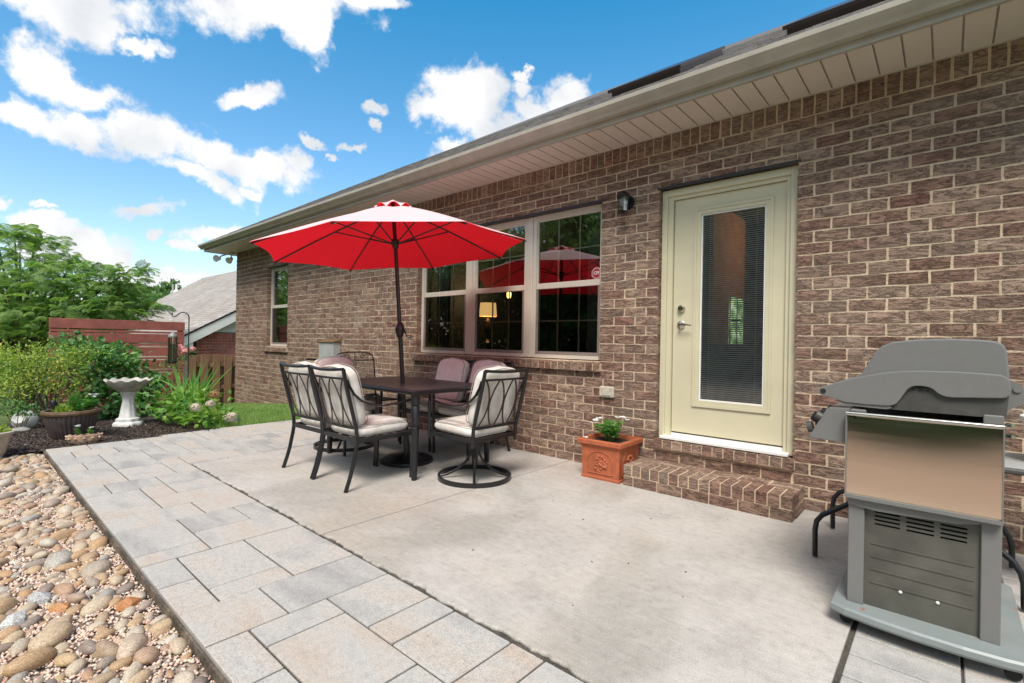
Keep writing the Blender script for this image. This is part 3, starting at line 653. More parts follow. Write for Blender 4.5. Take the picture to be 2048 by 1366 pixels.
def stones():
    placed = []; cell = {}
    def ok(x, y, r):
        for (a, b_, c) in placed:
            if (a-x)**2+(b_-y)**2 < (.60*(r+c))**2: return False
        return True
    R = random.Random(11)
    big = [(30, 1250, .058, 'rock_granite'), (80, 1205, .06, 'rock_granite'), (255, 1215, .052, 'rock_orange'), (120, 1222, .05, 'rock_orange'), (60, 1335, .085, None), (100, 1285, .09, None), (210, 1310, .07, None), (70, 1110, .06, None), (160, 1115, .055, None), (40, 1300, .05, None), (290, 1215, .04, None), (320, 1245, .045, None)]
    spots = []
    def z0(px, py):
        d = raydir(px, py); t = (GZ-CAM[2])/d[2]; p = CAM+d*t; return p[0], p[1]
    for (px, py, r_, m_) in big:
        x, y = z0(px, py); placed.append((x, y, r_)); spots.append((x, y, r_, m_))
    tries = 0
    while tries < 30000:
        tries += 1
        x = -7.3+R.random()**.8*6.1; y = R.uniform(-4.5, -3.40)
        if not in_wedge(x, y, 40): continue
        far = (x < -5.2)
        r_ = R.choice([.08, .066, .056, .05, .045, .04, .036, .03, .024, .02]) * (1.25 if far else 1)
        if x > -5.0 and R.random() < .35: continue
        if x > -5.0 and math.sin(x*6+1)*math.sin(y*9) > .05 and R.random() < .8: continue
        if y+r_*.55 > -3.375: continue
        if ok(x, y, r_): placed.append((x, y, r_)); spots.append((x, y, r_, None))
    spots.sort(key=lambda s: depth((s[0], s[1], 0))/s[2]+(0 if (-20 < project((s[0], s[1], GZ))[0] < 2060 and project((s[0], s[1], GZ))[1] < 1390) else 1e6))
    variants = [rock_mesh(s, 1, R.uniform(.46, .68), R.uniform(.32, .46), 'rock', R.choice([.05, .1, .16])) for s in range(14)]
    ang = [rock_mesh(40+s, 1, .75, .6, 'rock_granite', .1, True) for s in range(2)]; org = [rock_mesh(50+s, 1, .8, .6, 'rock_orange', .1, True) for s in range(2)]
    rest = []
    for i, (x, y, r_, m_) in enumerate(spots):
        a = R.gauss(-.55, .45) if m_ is None else R.uniform(0, 3); tl = R.gauss(0, .12); zc = GZ+r_*.22
        if i < 300:
            me = R.choice(variants) if m_ is None else (R.choice(ang) if m_ == 'rock_granite' else R.choice(org))
            o = obj('stone', me, gravel_bed, (x, y, zc), (tl, R.gauss(0, .12), a)); o.scale = (r_, r_, r_)
        else: rest.append((x, y, r_, a, tl, zc))
    if rest:
        v0 = np.array([v.co for v in variants[0].vertices]); f0 = np.array([p.vertices for p in variants[0].polygons]); VV = []; FF = []
        for i, (x, y, r_, a, tl, zc) in enumerate(rest):
            Rm = np.array(Euler((tl, 0, a)).to_matrix()); VV.append((v0*r_) @ Rm.T+np.array([x, y, zc])); FF.append(f0+i*len(v0))
        o = obj('small_stones', fastmesh('small_stones', np.concatenate(VV), np.concatenate(FF), 'rock', True), gravel_bed); o['kind'] = 'stuff'
    print('stones', len(spots))
stones()

# ================================================================== THE HOUSE
house = thing('brick_house', 'brown brick house along the patio, with green door, triple window and deep soffit', 'house', (0, 0, 0))
BL, CH = .2095, .0819
HW = 2.925
OPEN = [(-9.78, -8.915, .985, 2.485), (-5.17, -2.43, .985, 2.485), (-1.862, -.816, .345, 2.485)]
XL, XR = -11.345, 1.6
slab = MB()
def wallboxes(mb, y0, y1, xl, xr, zb, zt, opens, inset=.007):
    xs = xl
    for (a, b_, c, d) in opens:
        a -= -0; mb.box(xs, a-inset, y0, y1, zb, zt); mb.box(a-inset, b_+inset, y0, y1, zb, c-inset if c > .5 else c-.02); mb.box(a-inset, b_+inset, y0, y1, d+inset, zt); xs = b_+inset
    mb.box(xs, xr, y0, y1, zb, zt)
wallboxes(slab, .0052, .24, XL+.008, XR, -.6, 3.0, OPEN)
slab.build('wall', 'mortar', house)
# bricks ---------------------------------------------------------
def brick_variant(seed, L_, H_, D_=.09, nx=5, nz=3, amp=.0020, corner=.0012):
    r = np.random.default_rng(seed); V = []; F = []
    for j in range(nz):
        for i in range(nx):
            x = L_*i/(nx-1); z = H_*j/(nz-1); ed = i in (0, nx-1) or j in (0, nz-1)
            V.append((x+r.normal(0, .0016)*(1 if i in (0, nx-1) else 3), (corner if ed else 0)+float(np.clip(r.normal(0, amp if not ed else .0012), -.006, .0012)), z+r.normal(0, .0012)))
    n = nx*nz; V += [(0, D_, 0), (L_, D_, 0), (L_, D_, H_), (0, D_, H_)]
    for j in range(nz-1):
        for i in range(nx-1): F.append((j*nx+i, j*nx+i+1, (j+1)*nx+i+1, (j+1)*nx+i))
    bot = list(range(nx)); top = [(nz-1)*nx+i for i in range(nx)]; lf = [j*nx for j in range(nz)]; rt = [j*nx+nx-1 for j in range(nz)]
    F.append(tuple([n, n+1]+bot[::-1])); F.append(tuple(top+[n+2, n+3])); F.append(tuple(lf+[n+3, n])[::1]); F.append(tuple([n+1, n+2]+rt[::-1]))
    return V, F
bricks = []      # x0, x1, z0, z1, y
def blocked(x0, x1, z0, z1): 
    for (a, b_, c, d) in OPEN:
        if z1 > c+.02 and z0 < d-.02: yield a, b_
jt = .0125
for row in range(-6, 34):
    z0, z1 = row*CH+jt/2, (row+1)*CH-jt/2
    if row < 0 and False: continue
    cuts = [XL, XR]
    segs = [(XL, XR if row >= 0 else -6.0)]
    for (a, b_, c, d) in OPEN:
        lo = c-.10 if c > .5 else c-.085            # rowlock sill takes the course below
        if z1 > lo+.03 and z0 < d-.02:
            segs = [q for s_ in segs for q in ((s_[0], min(s_[1], a)), (max(s_[0], b_), s_[1])) if q[1]-q[0] > .03]
    for (sa, sb_) in segs:
        off = (.1048 if row % 2 else 0.0)
        k = math.floor((sa+.816-off)/BL); x = -.816+off+k*BL; edges = [sa]
        while x < sb_:
            if x > sa+.045 and x < sb_-.045: edges.append(x)
            x += BL
        edges.append(sb_)
        for i in range(len(edges)-1):
            xa = edges[i]+(jt/2 if i > 0 else 0); xb = edges[i+1]-(jt/2 if i < len(edges)-2 else 0)
            bricks.append((xa, xb, z0, z1, 0.0, 's'))
for (a, b_, c, d) in OPEN:          # cut bricks of the course that sits on each lintel
    k = math.floor((a+.816)/BL); x = -.816+k*BL
    while x < b_:
        xa, xb = max(x+jt/2, a), min(x+BL-jt/2, b_)
        if xb-xa > .02: bricks.append((xa, xb, d+.008, 31*CH-jt/2, 0.0, 's'))
        x += BL
x = XL
while x < XR-.08:
    bricks.append((x+jt/2, x+.0805-jt/2, 34*CH+jt/2, HW+.02, 0.0, 'r')); x += .0805
def score(b):
    p = ((b[0]+b[1])/2, b[4], (b[2]+b[3])/2); px, py, z = project(p)
    if z < .2 or px < -30 or px > 2080 or py < -30 or py > 1400: return 1e9
    if 1680 < px < 2030 and 690 < py < 1366: return z+50     # behind the grill
    return z / math.sqrt((b[1]-b[0])*(b[3]-b[2]))
bricks.sort(key=score)
variants = {}
def variant_mesh(L_, H_, i):
    key = (round(L_, 2), round(H_, 2), i)
    if key not in variants:
        V, F = brick_variant(hash(key) % 100000, L_, H_); me = mesh('brick', V, F, 'brick')
        variants[key] = me
    return variants[key]
NB = 300
for i, b_ in enumerate(bricks[:NB]):
    L_ = b_[1]-b_[0]; me = variant_mesh(L_, b_[3]-b_[2], i % 6); w = max(v.co.x for v in me.vertices)
    o = obj('brick', me, house, (b_[0]+random.gauss(0, .001), b_[4]+random.gauss(0, .0006), b_[2]+random.gauss(0, .0008))); o.scale = (L_/w, 1, 1)
VV, FF = [], []; nb = 0
for i, b_ in enumerate(bricks[NB:]):
    px, py, z = project(((b_[0]+b_[1])/2, 0, b_[2]))
    V, F = brick_variant(i % 97, b_[1]-b_[0], b_[3]-b_[2], nx=3 if z > 5 else 5, nz=2 if z > 5 else 3)
    dx, dy, dz = random.gauss(0, .001), random.gauss(0, .0006), random.gauss(0, .0008); n0 = len(VV)
    VV += [(v[0]+b_[0]+dx, v[1]+dy, v[2]+b_[2]+dz) for v in V]; FF += [tuple(q+n0 for q in f) for f in F]
o = obj('brickwork', mesh('brickwork', VV, FF, 'brick'), house); o['kind'] = 'stuff'
print('bricks', len(bricks))
# side of the house round the corner
b = MB(); b.box(XL, XL+.2, .095, 9, -.9, 3.0); b.build('side_wall', 'mortar', house)
VV, FF = [], []
for row in range(-8, 36):
    y = .1+(.105 if row % 2 else 0)
    while y < 8.6:
        V, F = brick_variant(int(y*7) % 97, BL-jt, CH-jt, nx=2, nz=2); n0 = len(VV); VV += [(XL-.008+v[1], y+v[0], row*CH+v[2]) for v in V]; FF += [tuple(q+n0 for q in f)[::-1] for f in F]; y += BL
o = obj('side_brickwork', mesh('side_brickwork', VV, FF, 'brick'), house); o['kind'] = 'stuff'
# rowlock sills ---------------------------------------------------
def rowlock(x0, x1, ztop, h, yf, yb, slope, parent, name='brick'):
    n = round((x1-x0)/.0805); w = (x1-x0)/n
    b = MB(); b.prism([(yf+.006, ztop-h+.004), (yb, ztop-h+.004), (yb, ztop-.004), (yf+.006, ztop-slope-.004)], x0+.003, x1-.003, 'yz'); b.build('mortar_bed', 'mortar', parent)
    for i in range(n):
        a = x0+i*w+.005; e = a+w-.010; j = random.gauss(0, .0018); b = MB()
        V = [(a, yf+j, ztop-h+j), (e, yf+j, ztop-h), (e, yb, ztop-h), (a, yb, ztop-h), (a, yf+j+.002, ztop-slope+j), (e, yf+j+.002, ztop-slope), (e, yb, ztop), (a, yb, ztop)]
        b.add(V, [(0, 1, 5, 4), (3, 0, 4, 7), (1, 2, 6, 5), (4, 5, 6, 7), (0, 3, 2, 1)]); b.build(name, 'brick', parent)
for (a, b_, c) in ((-5.215, -2.40, .985), (-9.84, -8.87, .985)):
    s_ = obj('window_sill', None, house); rowlock(a, b_, c-.002, .098, -.042, .09, .022, s_)
s_ = obj('door_sill', None, house); rowlock(-1.875, -.80, .345, .082, -.022, .10, .004, s_)
# lintels
for (a, b_, c, d) in OPEN:
    m = MB(); m.box(a-.02, b_+.02, -.006, .09, d-.012, d+.004); m.build('lintel', 'lintel', house)
# brick step ------------------------------------------------------
step = thing('brick_step', 'low brown brick step below the green door', 'step', (0, 0, 0))
SX0, SX1, SY, SZ = -1.965, -.735, -.372, .168
m = MB(); m.box(SX0+.010, SX1-.010, SY+.005, -.0, 0.0, SZ-.004); m.build('mortar_core', 'mortar', step)
k = 0; x = SX0
lens = [.09, .2, .2, .2, .2, .2, .14]
tot = SX1-SX0; sc_ = tot/sum(lens)
for l_ in lens:
    l_ *= sc_; m = MB(); m.box(x+.004, x+l_-.004, SY+random.gauss(0, .001), SY+.09, .004, .077, .003); m.build('brick', 'brick', step); x += l_
n = 16; w = tot/n
for i in range(n):
    m = MB(); m.box(SX0+i*w+.005, SX0+(i+1)*w-.005, SY+random.gauss(0, .002), SY+.2, .085, SZ+random.gauss(0, .001), .003); m.build('brick', 'brick', step)
x = SX0
for i in range(6):
    for j in range(2):
        m = MB(); m.box(SX0+i*tot/6+.005, SX0+(i+1)*tot/6-.005, SY+.207+j*.083, SY+.207+j*.083+.074, .085, SZ+random.gauss(0, .001), .003); m.build('brick', 'brick', step)
for i in range(2):
    for zz in ((.004, .077), ):
        m = MB(); m.box(SX1-.09, SX1+.001, SY+.1+i*.137, SY+.1+i*.137+.128, *zz, .003); m.build('brick', 'brick', step)
        m = MB(); m.box(SX0-.001, SX0+.09, SY+.1+i*.137, SY+.1+i*.137+.128, *zz, .003); m.build('brick', 'brick', step)
# soffit, gutter, fascia, roof --------------------------------------
ZS, YS = 2.93, -.462
m = MB(); m.box(-11.72, XR, YS, -.0, ZS+.0135, ZS+.06); m.box(-11.72, XL, YS, .6, ZS+.0135, ZS+.06); m.build('soffit_backing', 'soffit_plain', house)
x = -11.70; i = 0
while x < XR-.05:
    ye = -.012 if x > XL else .3
    vent = (i % 1 == 0)
    p = MB(); z = ZS
    p.add([(x+.0055, YS+.0, z), (x+.127, YS+.0, z), (x+.127, ye, z), (x+.0055, ye, z), (x+.0055, YS, z+.012), (x+.127, YS, z+.012), (x+.127, ye, z+.012), (x+.0055, ye, z+.012)],
          [(0, 1, 2, 3), (4, 7, 6, 5), (0, 4, 5, 1), (2, 6, 7, 3), (1, 5, 6, 2), (0, 3, 7, 4)])
    p.build('soffit_panel', 'soffit', house); x += .132; i += 1
m = MB(); m.box(XL, XR, -.016, -.001, ZS-.006, ZS+.018); m.build('soffit_trim', 'soffit_plain', house)
m = MB()
m.box(-11.74, XR, YS-.028, YS, ZS-.008, ZS+.115, 0); m.build('fascia', 'trim_metal', house)
m = MB(); m.box(-11.765, -11.742, YS-.028, 8, ZS-.008, ZS+.115); m.box(-11.742, -11.722, YS, .6, ZS-.004, ZS+.01); m.build('side_fascia', 'trim_metal', house)
# K style gutter
gp = [(-.492, ZS+.118), (-.492, ZS+.038), (-.545, ZS+.038), (-.556, ZS+.058), (-.580, ZS+.078), (-.598, ZS+.098), (-.600, ZS+.128), (-.590, ZS+.130), (-.588, ZS+.102), (-.548, ZS+.066), (-.500, ZS+.048), (-.498, ZS+.118)]
m = MB(); m.prism(gp, -11.66-.14, XR, 'yz'); m.build('gutter', 'trim_metal', house)
TP = .605; ZE = ZS+.135; YE = -.575
def roofz(y): return ZE+(y-YE)*TP
m = MB()
RX = -11.80; RY = 5.0
m.add([(RX, YE, ZE), (XR, YE, ZE), (XR, RY, roofz(RY)), (RX+RY-YE, RY, roofz(RY)), (XR, 10.5, ZE), (RX, 10.5, ZE)], [(0, 1, 2, 3), (3, 2, 4, 5), (0, 3, 5)])
m.build('roof_deck', 'shingle', house, fix=False)
m = MB(); m.box(-11.80, XR, YE-.012, YE+.03, ZE-.012, ZE-.004); m.build('drip_edge', 'white', house)
VV, FF = [], []; y = YE-.02; row = 0
while y < 2.4:
    x = RX+max(0, (y-YE))+random.uniform(0, .1)
    while x < XR:
        w = random.choice([.1, .14, .18, .22]); t = .006+random.random()*.005; n0 = len(VV); yt = y+.15
        VV += [(x, y, roofz(y)+t), (x+w, y, roofz(y)+t), (x+w, yt, roofz(yt)+.003), (x, yt, roofz(yt)+.003), (x, y, roofz(y)), (x+w, y, roofz(y))]; FF += [(n0, n0+1, n0+2, n0+3), (n0+4, n0+5, n0+1, n0)]
        x += w+.004
    y += .143; row += 1
o = obj('shingles', mesh('shingles', VV, FF, 'shingle'), house); o['kind'] = 'stuff'
for (x0, x1) in ((-2.26, -1.64), (-.87, -.22)):
    sk = obj('skylight', None, house)
    ya, yb_ = -.13, .85; q = 1/math.hypot(1, TP); dn = (0, -TP*q, q)
    def P(x, y, h): return (x+0, y+dn[1]*h, roofz(y)+dn[2]*h)
    m = MB(); m.add([P(x0, ya, 0), P(x1, ya, 0), P(x1, yb_, 0), P(x0, yb_, 0), P(x0, ya, .045), P(x1, ya, .045), P(x1, yb_, .045), P(x0, yb_, .045)], [(0, 1, 5, 4), (1, 2, 6, 5), (2, 3, 7, 6), (3, 0, 4, 7)]); m.build('curb', 'brown_black', sk, fix=False)
    m = MB(); a_, c_ = .02, .02; m.add([P(x0-a_, ya-a_, .045), P(x1+a_, ya-a_, .045), P(x1+a_, yb_+a_, .045), P(x0-a_, yb_+a_, .045), P(x0-a_, ya-a_, .07), P(x1+a_, ya-a_, .07), P(x1+a_, yb_+a_, .07), P(x0-a_, yb_+a_, .07)], [(0, 1, 2, 3), (4, 5, 6, 7), (0, 1, 5, 4), (1, 2, 6, 5), (2, 3, 7, 6), (3, 0, 4, 7)]); m.build('lid', 'brown_black', sk)
# interior -----------------------------------------------------------
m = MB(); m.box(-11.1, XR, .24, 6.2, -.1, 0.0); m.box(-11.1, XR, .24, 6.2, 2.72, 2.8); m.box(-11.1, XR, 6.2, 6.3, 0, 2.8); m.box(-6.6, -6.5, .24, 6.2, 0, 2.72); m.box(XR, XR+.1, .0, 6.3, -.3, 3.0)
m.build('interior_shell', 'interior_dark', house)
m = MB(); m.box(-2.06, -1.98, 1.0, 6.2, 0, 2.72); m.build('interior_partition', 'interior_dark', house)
m = MB(); m.box(-1.96, -1.92, 1.47, 2.60, 1.16, 2.72); m.build('ochre_wall', 'interior_orange', house)
m = MB(); m.box(-1.918, -1.912, 2.02, 2.56, 1.17, 1.72); m.build('far_window_glow', 'far_window_glow', house)
m = MB()
for yy in (2.02, 2.28, 2.54): m.box(-1.911, -1.905, yy, yy+.02, 1.17, 1.72)
m.box(-1.9105, -1.9055, 2.02, 2.56, 1.44, 1.46); m.build('far_window_bars', 'lintel', house)
# windows ---------------------------------------------------------
def dh_window(x0, x1, z0, z1, parent, Y=.07, curtain=None):
    w = obj('window', None, parent); fw = .045
    m = MB(); m.box(x0, x0+fw, Y, Y+.08, z0, z1, .003); m.box(x1-fw, x1, Y, Y+.08, z0, z1, .003); m.box(x0+fw, x1-fw, Y, Y+.08, z1-fw, z1, 0); m.box(x0+fw, x1-fw, Y-.01, Y+.08, z0, z0+.035, 0); m.build('frame', 'frame', w)
    zm = z0+(z1-z0)*.502; m = MB(); m.box(x0+fw+.001, x1-fw-.001, Y+.012, Y+.06, zm-.03, zm+.03, .004); m.build('meeting_rail', 'frame', w)
    a, b_ = x0+fw+.002, x1-fw-.002
    m = MB(); st = .012; m.box(a, a+st, Y+.014, Y+.05, zm+.03, z1-fw-.001); m.box(b_-st, b_, Y+.014, Y+.05, zm+.03, z1-fw-.001); m.box(a+st, b_-st, Y+.014, Y+.05, z1-fw-.016, z1-fw-.001); m.build('upper_sash', 'frame', w)
    m = MB(); st = .022; m.box(a, a+st, Y+.002, Y+.02, z0+.036, zm-.031); m.box(b_-st, b_, Y+.002, Y+.02, z0+.036, zm-.031); m.box(a+st, b_-st, Y+.002, Y+.02, z0+.036, z0+.068); m.build('screen_frame', 'screenframe', w)
    m = MB(); m.add([(a, Y+.030, zm), (b_, Y+.030, zm), (b_, Y+.030, z1-fw), (a, Y+.030, z1-fw)], [(0, 1, 2, 3)]); m.build('pane', 'glass', w, fix=False)
    m = MB(); m.add([(a, Y+.024, z0+.03), (b_, Y+.024, z0+.03), (b_, Y+.024, zm), (a, Y+.024, zm)], [(0, 1, 2, 3)]); m.build('pane', 'glass_screen', w, fix=False)
    m = MB()
    for (za, zb) in ((z0+.05, zm-.03), (zm+.03, z1-fw-.01)):
        for t in (1/3, 2/3): xx = a+(b_-a)*t; m.box(xx-.007, xx+.007, Y+.037, Y+.046, za, zb)
        zz = (za+zb)/2; m.box(a, b_, Y+.0375, Y+.0455, zz-.007, zz+.007)
    m.build('muntins', 'frame', w)
    return w
mull = MB()
for (xa, xb) in ((-4.298, -4.222), (-3.385, -3.309)):
    pass
W1 = [(-5.168, -4.285), (-4.215, -3.372), (-3.302, -2.432)]
for (xa, xb) in W1: dh_window(xa, xb, .988, 2.472, house)
m = MB(); m.box(-4.284, -4.216, .062, .15, .988, 2.472, .004); m.build('mullion', 'frame', house)
m = MB(); m.box(-3.371, -3.303, .062, .15, .988, 2.472, .004); m.build('mullion', 'frame', house)
dh_window(-9.778, -8.917, .988, 2.472, house)
# curtains and interior lamp
def curtain(x0, x1, z0, z1, y, n, mat='curtain'):
    V, F = [], []
    for i in range(n+1):
        x = x0+(x1-x0)*i/n; yy = y+.03*math.sin(i*1.9)
        V += [(x, yy, z0), (x, yy, z1)]
    for i in range(n): F.append((2*i, 2*i+2, 2*i+3, 2*i+1))
    o = obj('curtain', mesh('curtain', V, F, mat, True)); return o
tag(curtain(-2.78, -2.45, .4, 2.5, .32, 26), 'grey curtain hanging inside the right end of the triple window', 'curtain', 'curtains inside the triple window')
tag(curtain(-5.15, -4.9, .4, 2.5, .32, 22), 'grey curtain hanging inside the left end of the triple window', 'curtain', 'curtains inside the triple window')
lp = onY(976, 620, 2.1)
lamp = thing('table_lamp', 'lit table lamp with cream drum shade glowing inside the middle window', 'lamp', (lp[0], 2.1, 0))
m = MB(); m.lathe([(.155, lp[2]-.11), (.135, lp[2]+.12), (.130, lp[2]+.12), (.150, lp[2]-.11)], n=28, cap=False); m.build('lamp_shade', 'lampshade', lamp, True)
m = MB(); m.lathe([(.02, lp[2]-.14), (.05, lp[2]-.2), (.07, lp[2]-.32), (.03, lp[2]-.5), (.09, lp[2]-.56), (.09, .78)], n=18); m.build('lamp_base', 'brown_black', lamp, True)
st_ = thing('side_table', 'dark side table under the lit lamp inside the house', 'table', (lp[0], 2.1, 0))
m = MB(); m.box(-.3, .3, -.25, .25, .735, .775, .004); m.build('table_top', 'brown_black', st_)
for sx in (-1, 1):
    for sy in (-1, 1): m = MB(); m.box(sx*.27-.02, sx*.27+.02, sy*.22-.02, sy*.22+.02, 0, .734); m.build('leg', 'brown_black', st_)
pl = bpy.data.lights.new('lamp_light', 'POINT'); pl.energy = 9; pl.color = (1, .68, .35); pl.shadow_soft_size = .12; plo = bpy.data.objects.new('lamp_light', pl); COL.objects.link(plo); plo.location = (lp[0], 2.1, lp[2]+.2)
bp = onY(1018, 590, 2.6)
pen = thing('pendant_bulb', 'small glowing amber pendant bulb seen through the middle window', 'lamp', (bp[0], 2.6, 0))
m = MB(); m.lathe([(.005, bp[2]-.07), (.035, bp[2]-.04), (.04, bp[2]+.03), (.015, bp[2]+.08)], n=14); m.build('bulb', 'bulb', pen, True)
m = MB(); m.tube([(0, 0, bp[2]+.08), (0, 0, 2.719)], .006); m.build('cord', 'black', pen)
pl = bpy.data.lights.new('hall_fill_light', 'POINT'); pl.energy = 5; pl.color = (1, .66, .34); pl.shadow_soft_size = .1; plo = bpy.data.objects.new('hall_fill_light', pl); COL.objects.link(plo); plo.location = (-1.2, 2.3, 2.4)  # added warm fill with no visible lamp; brightens the ochre wall
# CPI sticker on the right upper pane
s = thing('alarm_sticker', 'red octagonal CPI alarm sticker low in the right upper window pane', 'sticker', (-2.534, .096, 1.822))
def octo(R): return [(R*math.cos(PI/8+k*PI/4), R*math.sin(PI/8+k*PI/4)) for k in range(8)]
m = MB(); m.prism(octo(.058), -.0005, .0005); m.build('sticker_border', 'sticker_white', s)
m = MB(); m.prism(octo(.053), -.0012, -.0006); m.build('sticker_face', 'sticker', s)
m = MB(); m.prism(octo(.048), -.0016, -.0013); m.build('sticker_line', 'sticker_white', s)
m = MB(); m.prism(octo(.0455), -.0020, -.0017); m.build('sticker_field', 'sticker', s)
def text_mesh(body, size, mat, parent, loc, rot, bold=0.0):
    cu = bpy.data.curves.new('text', 'FONT'); cu.body = body; cu.size = size; cu.align_x = 'CENTER'; cu.align_y = 'CENTER'; cu.offset = bold; cu.extrude = .0004
    to = bpy.data.objects.new('text', cu); COL.objects.link(to); dg = bpy.context.evaluated_depsgraph_get(); me = bpy.data.meshes.new_from_object(to.evaluated_get(dg)); bpy.data.objects.remove(to)
    me.materials.clear(); me.materials.append(M[mat]); return obj('lettering', me, parent, loc, rot)
text_mesh('CPI', .043, 'sticker_white', s, (0, -.0028, .000), (PI/2, 0, 0), .0016)
# door ------------------------------------------------------------
dr = obj('door', None, house)
m = MB(); Y0 = .05
m.box(-1.858, -1.812, Y0, Y0+.10, .352, 2.468, .004); m.box(-.868, -.820, Y0, Y0+.10, .352, 2.468, .004); m.box(-1.812, -.868, Y0, Y0+.10, 2.412, 2.468, .004)
m.box(-1.811, -1.768, Y0+.022, Y0+.12, .352, 2.411); m.box(-.898, -.869, Y0+.022, Y0+.12, .352, 2.411); m.box(-1.767, -.899, Y0+.022, Y0+.12, 2.382, 2.411)
m.build('door_frame', 'door', dr)
m = MB(); m.box(-1.83, -.85, .0, .17, .349, .372, .003); m.box(-1.765, -.90, .085, .17, .373, .395); m.build('threshold', 'white', dr)
DY = .095
m = MB()
m.box(-1.762, -1.575, DY, DY+.044, .408, 2.378); m.box(-1.000, -.903, DY, DY+.044, .408, 2.378); m.box(-1.575, -1.000, DY, DY+.044, .408, .655); m.box(-1.575, -1.000, DY, DY+.044, 2.268, 2.378)
m.build('door_leaf', 'door', dr)
m = MB()
gx0, gx1, gz0, gz1 = -1.588, -.990, .638, 2.282
for (w_, y_) in ((.020, DY-.012), (.038, DY-.006)):
    m.box(gx0, gx0+w_, y_, DY, gz0, gz1); m.box(gx1-w_, gx1, y_, DY, gz0, gz1); m.box(gx0+w_, gx1-w_, y_, DY, gz1-w_, gz1); m.box(gx0+w_, gx1-w_, y_, DY, gz0, gz0+w_)
    gx0 += w_+.0005; gx1 -= w_+.0005; gz0 += w_+.0005; gz1 -= w_+.0005; break
m.box(gx0, gx0+.03, DY-.006, DY+.02, gz0, gz1); m.box(gx1-.03, gx1, DY-.006, DY+.02, gz0, gz1); m.box(gx0+.03, gx1-.03, DY-.006, DY+.02, gz1-.03, gz1); m.box(gx0+.03, gx1-.03, DY-.006, DY+.02, gz0, gz0+.03)
m.build('glass_molding', 'door', dr)
gx0 += .031; gx1 -= .031; gz0 += .031; gz1 -= .031
m = MB(); q = .012; m.box(gx0, gx0+q, DY+.004, DY+.03, gz0, gz1); m.box(gx1-q, gx1, DY+.004, DY+.03, gz0, gz1); m.box(gx0+q, gx1-q, DY+.004, DY+.03, gz0, gz0+q); m.box(gx0+q, gx1-q, DY+.004, DY+.03, gz1-q, gz1); m.build('blind_frame', 'white', dr)
m = MB(); m.add([(gx0, DY+.012, gz0), (gx1, DY+.012, gz0), (gx1, DY+.012, gz1), (gx0, DY+.012, gz1)], [(0, 1, 2, 3)]); m.build('pane', 'door_glass', dr, fix=False)
m = MB(); z = gz0+.02
while z < gz1-.012:
    m.add([(gx0+q, DY+.022, z), (gx1-q, DY+.022, z), (gx1-q, DY+.031, z+.0105), (gx0+q, DY+.031, z+.0105)], [(0, 1, 2, 3)]); z += .0165
o = m.build('blinds', 'slat', dr, fix=False); o['kind'] = 'stuff'
m = MB()
for xx in (gx0+.07, gx1-.07): m.tube([(xx, DY+.02, gz0+.01), (xx, DY+.02, gz1-.01)], .0014, 5)
m.build('blind_cord', 'white', dr)
m = MB()
m.tube([(-1.690, DY, 1.455), (-1.690, DY-.012, 1.455), (-1.690, DY-.03, 1.455)], [.033, .033, .022], 20); m.build('deadbolt', 'chrome', dr, True)
m = MB(); m.tube([(-1.690, DY, 1.318), (-1.690, DY-.010, 1.318), (-1.690, DY-.018, 1.318)], [.034, .034, .02], 20); m.tube([(-1.690, DY-.01, 1.318), (-1.690, DY-.05, 1.318)], .012, 10); m.tube([(-1.690, DY-.05, 1.318), (-1.66, DY-.055, 1.322), (-1.62, DY-.05, 1.314), (-1.585, DY-.052, 1.310)], [.010, .009, .007, .005], 8); m.build('door_handle', 'chrome', dr, True)
# things on the wall ------------------------------------------------
m = thing('wall_lantern', 'black metal wall lantern with clear glass beside the green door', 'lamp', (-2.155, 0, 2.40))
b = MB(); b.tube([(0, -.002, .01), (0, -.02, .01)], [.062, .055], 20); b.tube([(0, -.02, .02), (0, -.05, .05), (0, -.09, .055)], .012, 8); b.build('backplate', 'black', m, True)
b = MB(); b.lathe([(.012, .095), (.045, .07), (.066, .045), (.060, .04)], (0, -.10, 0), 6); b.build('lamp_cap', 'black', m)
b = MB()
for k_ in range(6):
    a = PI/3*k_; b.tube([(.055*math.cos(a), -.10+.055*math.sin(a), .042), (.043*math.cos(a), -.10+.043*math.sin(a), -.085)], .0035, 5)
b.lathe([(.048, -.085), (.046, -.095), (.02, -.1)], (0, -.10, 0), 6); b.build('cage', 'black', m)
b = MB(); b.lathe([(.051, .040), (.040, -.083)], (0, -.10, 0), 6, cap=False); b.build('glass', 'lantern_glass', m)
b = MB(); b.lathe([(.008, .04), (.022, .02), (.026, -.01), (.012, -.04)], (0, -.10, 0), 12); b.build('bulb', 'white', m, True)
o = thing('outlet_cover', 'beige weatherproof outlet cover on the brick wall above the terracotta planter', 'outlet', (-2.335, 0, .703))
b = MB(); b.box(-.075, .075, -.03, -.001, -.052, .052, .010); b.build('housing', 'plate', o); b = MB(); b.prism([(-.05, -.03), (.05, -.03), (.035, 0), (.05, .032), (-.05, .032), (-.035, 0)], -.036, -.0305); b.build('flap', 'plate', o)
o = thing('utility_box', 'grey metal utility box mounted on the brick wall behind the dining chairs', 'utility box', (-7.27, 0, 0))
b = MB(); b.box(-.22, .22, -.13, -.002, .55, 1.09, .006); b.build('housing', 'grey_box', o)
b = MB(); b.prism([(-.15, 1.09), (-.002, 1.145), (-.002, 1.12), (-.002, 1.091)], -.235, .235, 'yz'); b.build('lid', 'brown_rim', o); b = MB(); b.box(-.02, -.005, -.134, -.1305, .56, 1.08); b.build('seam', 'plate', o)
o = thing('floodlight', 'pair of white floodlights under the far corner of the soffit', 'light', (-11.42, -.05, 2.925))
b = MB(); b.box(-.05, .05, -.05, .05, -.02, -.001, .004); b.build('mount', 'plate', o)
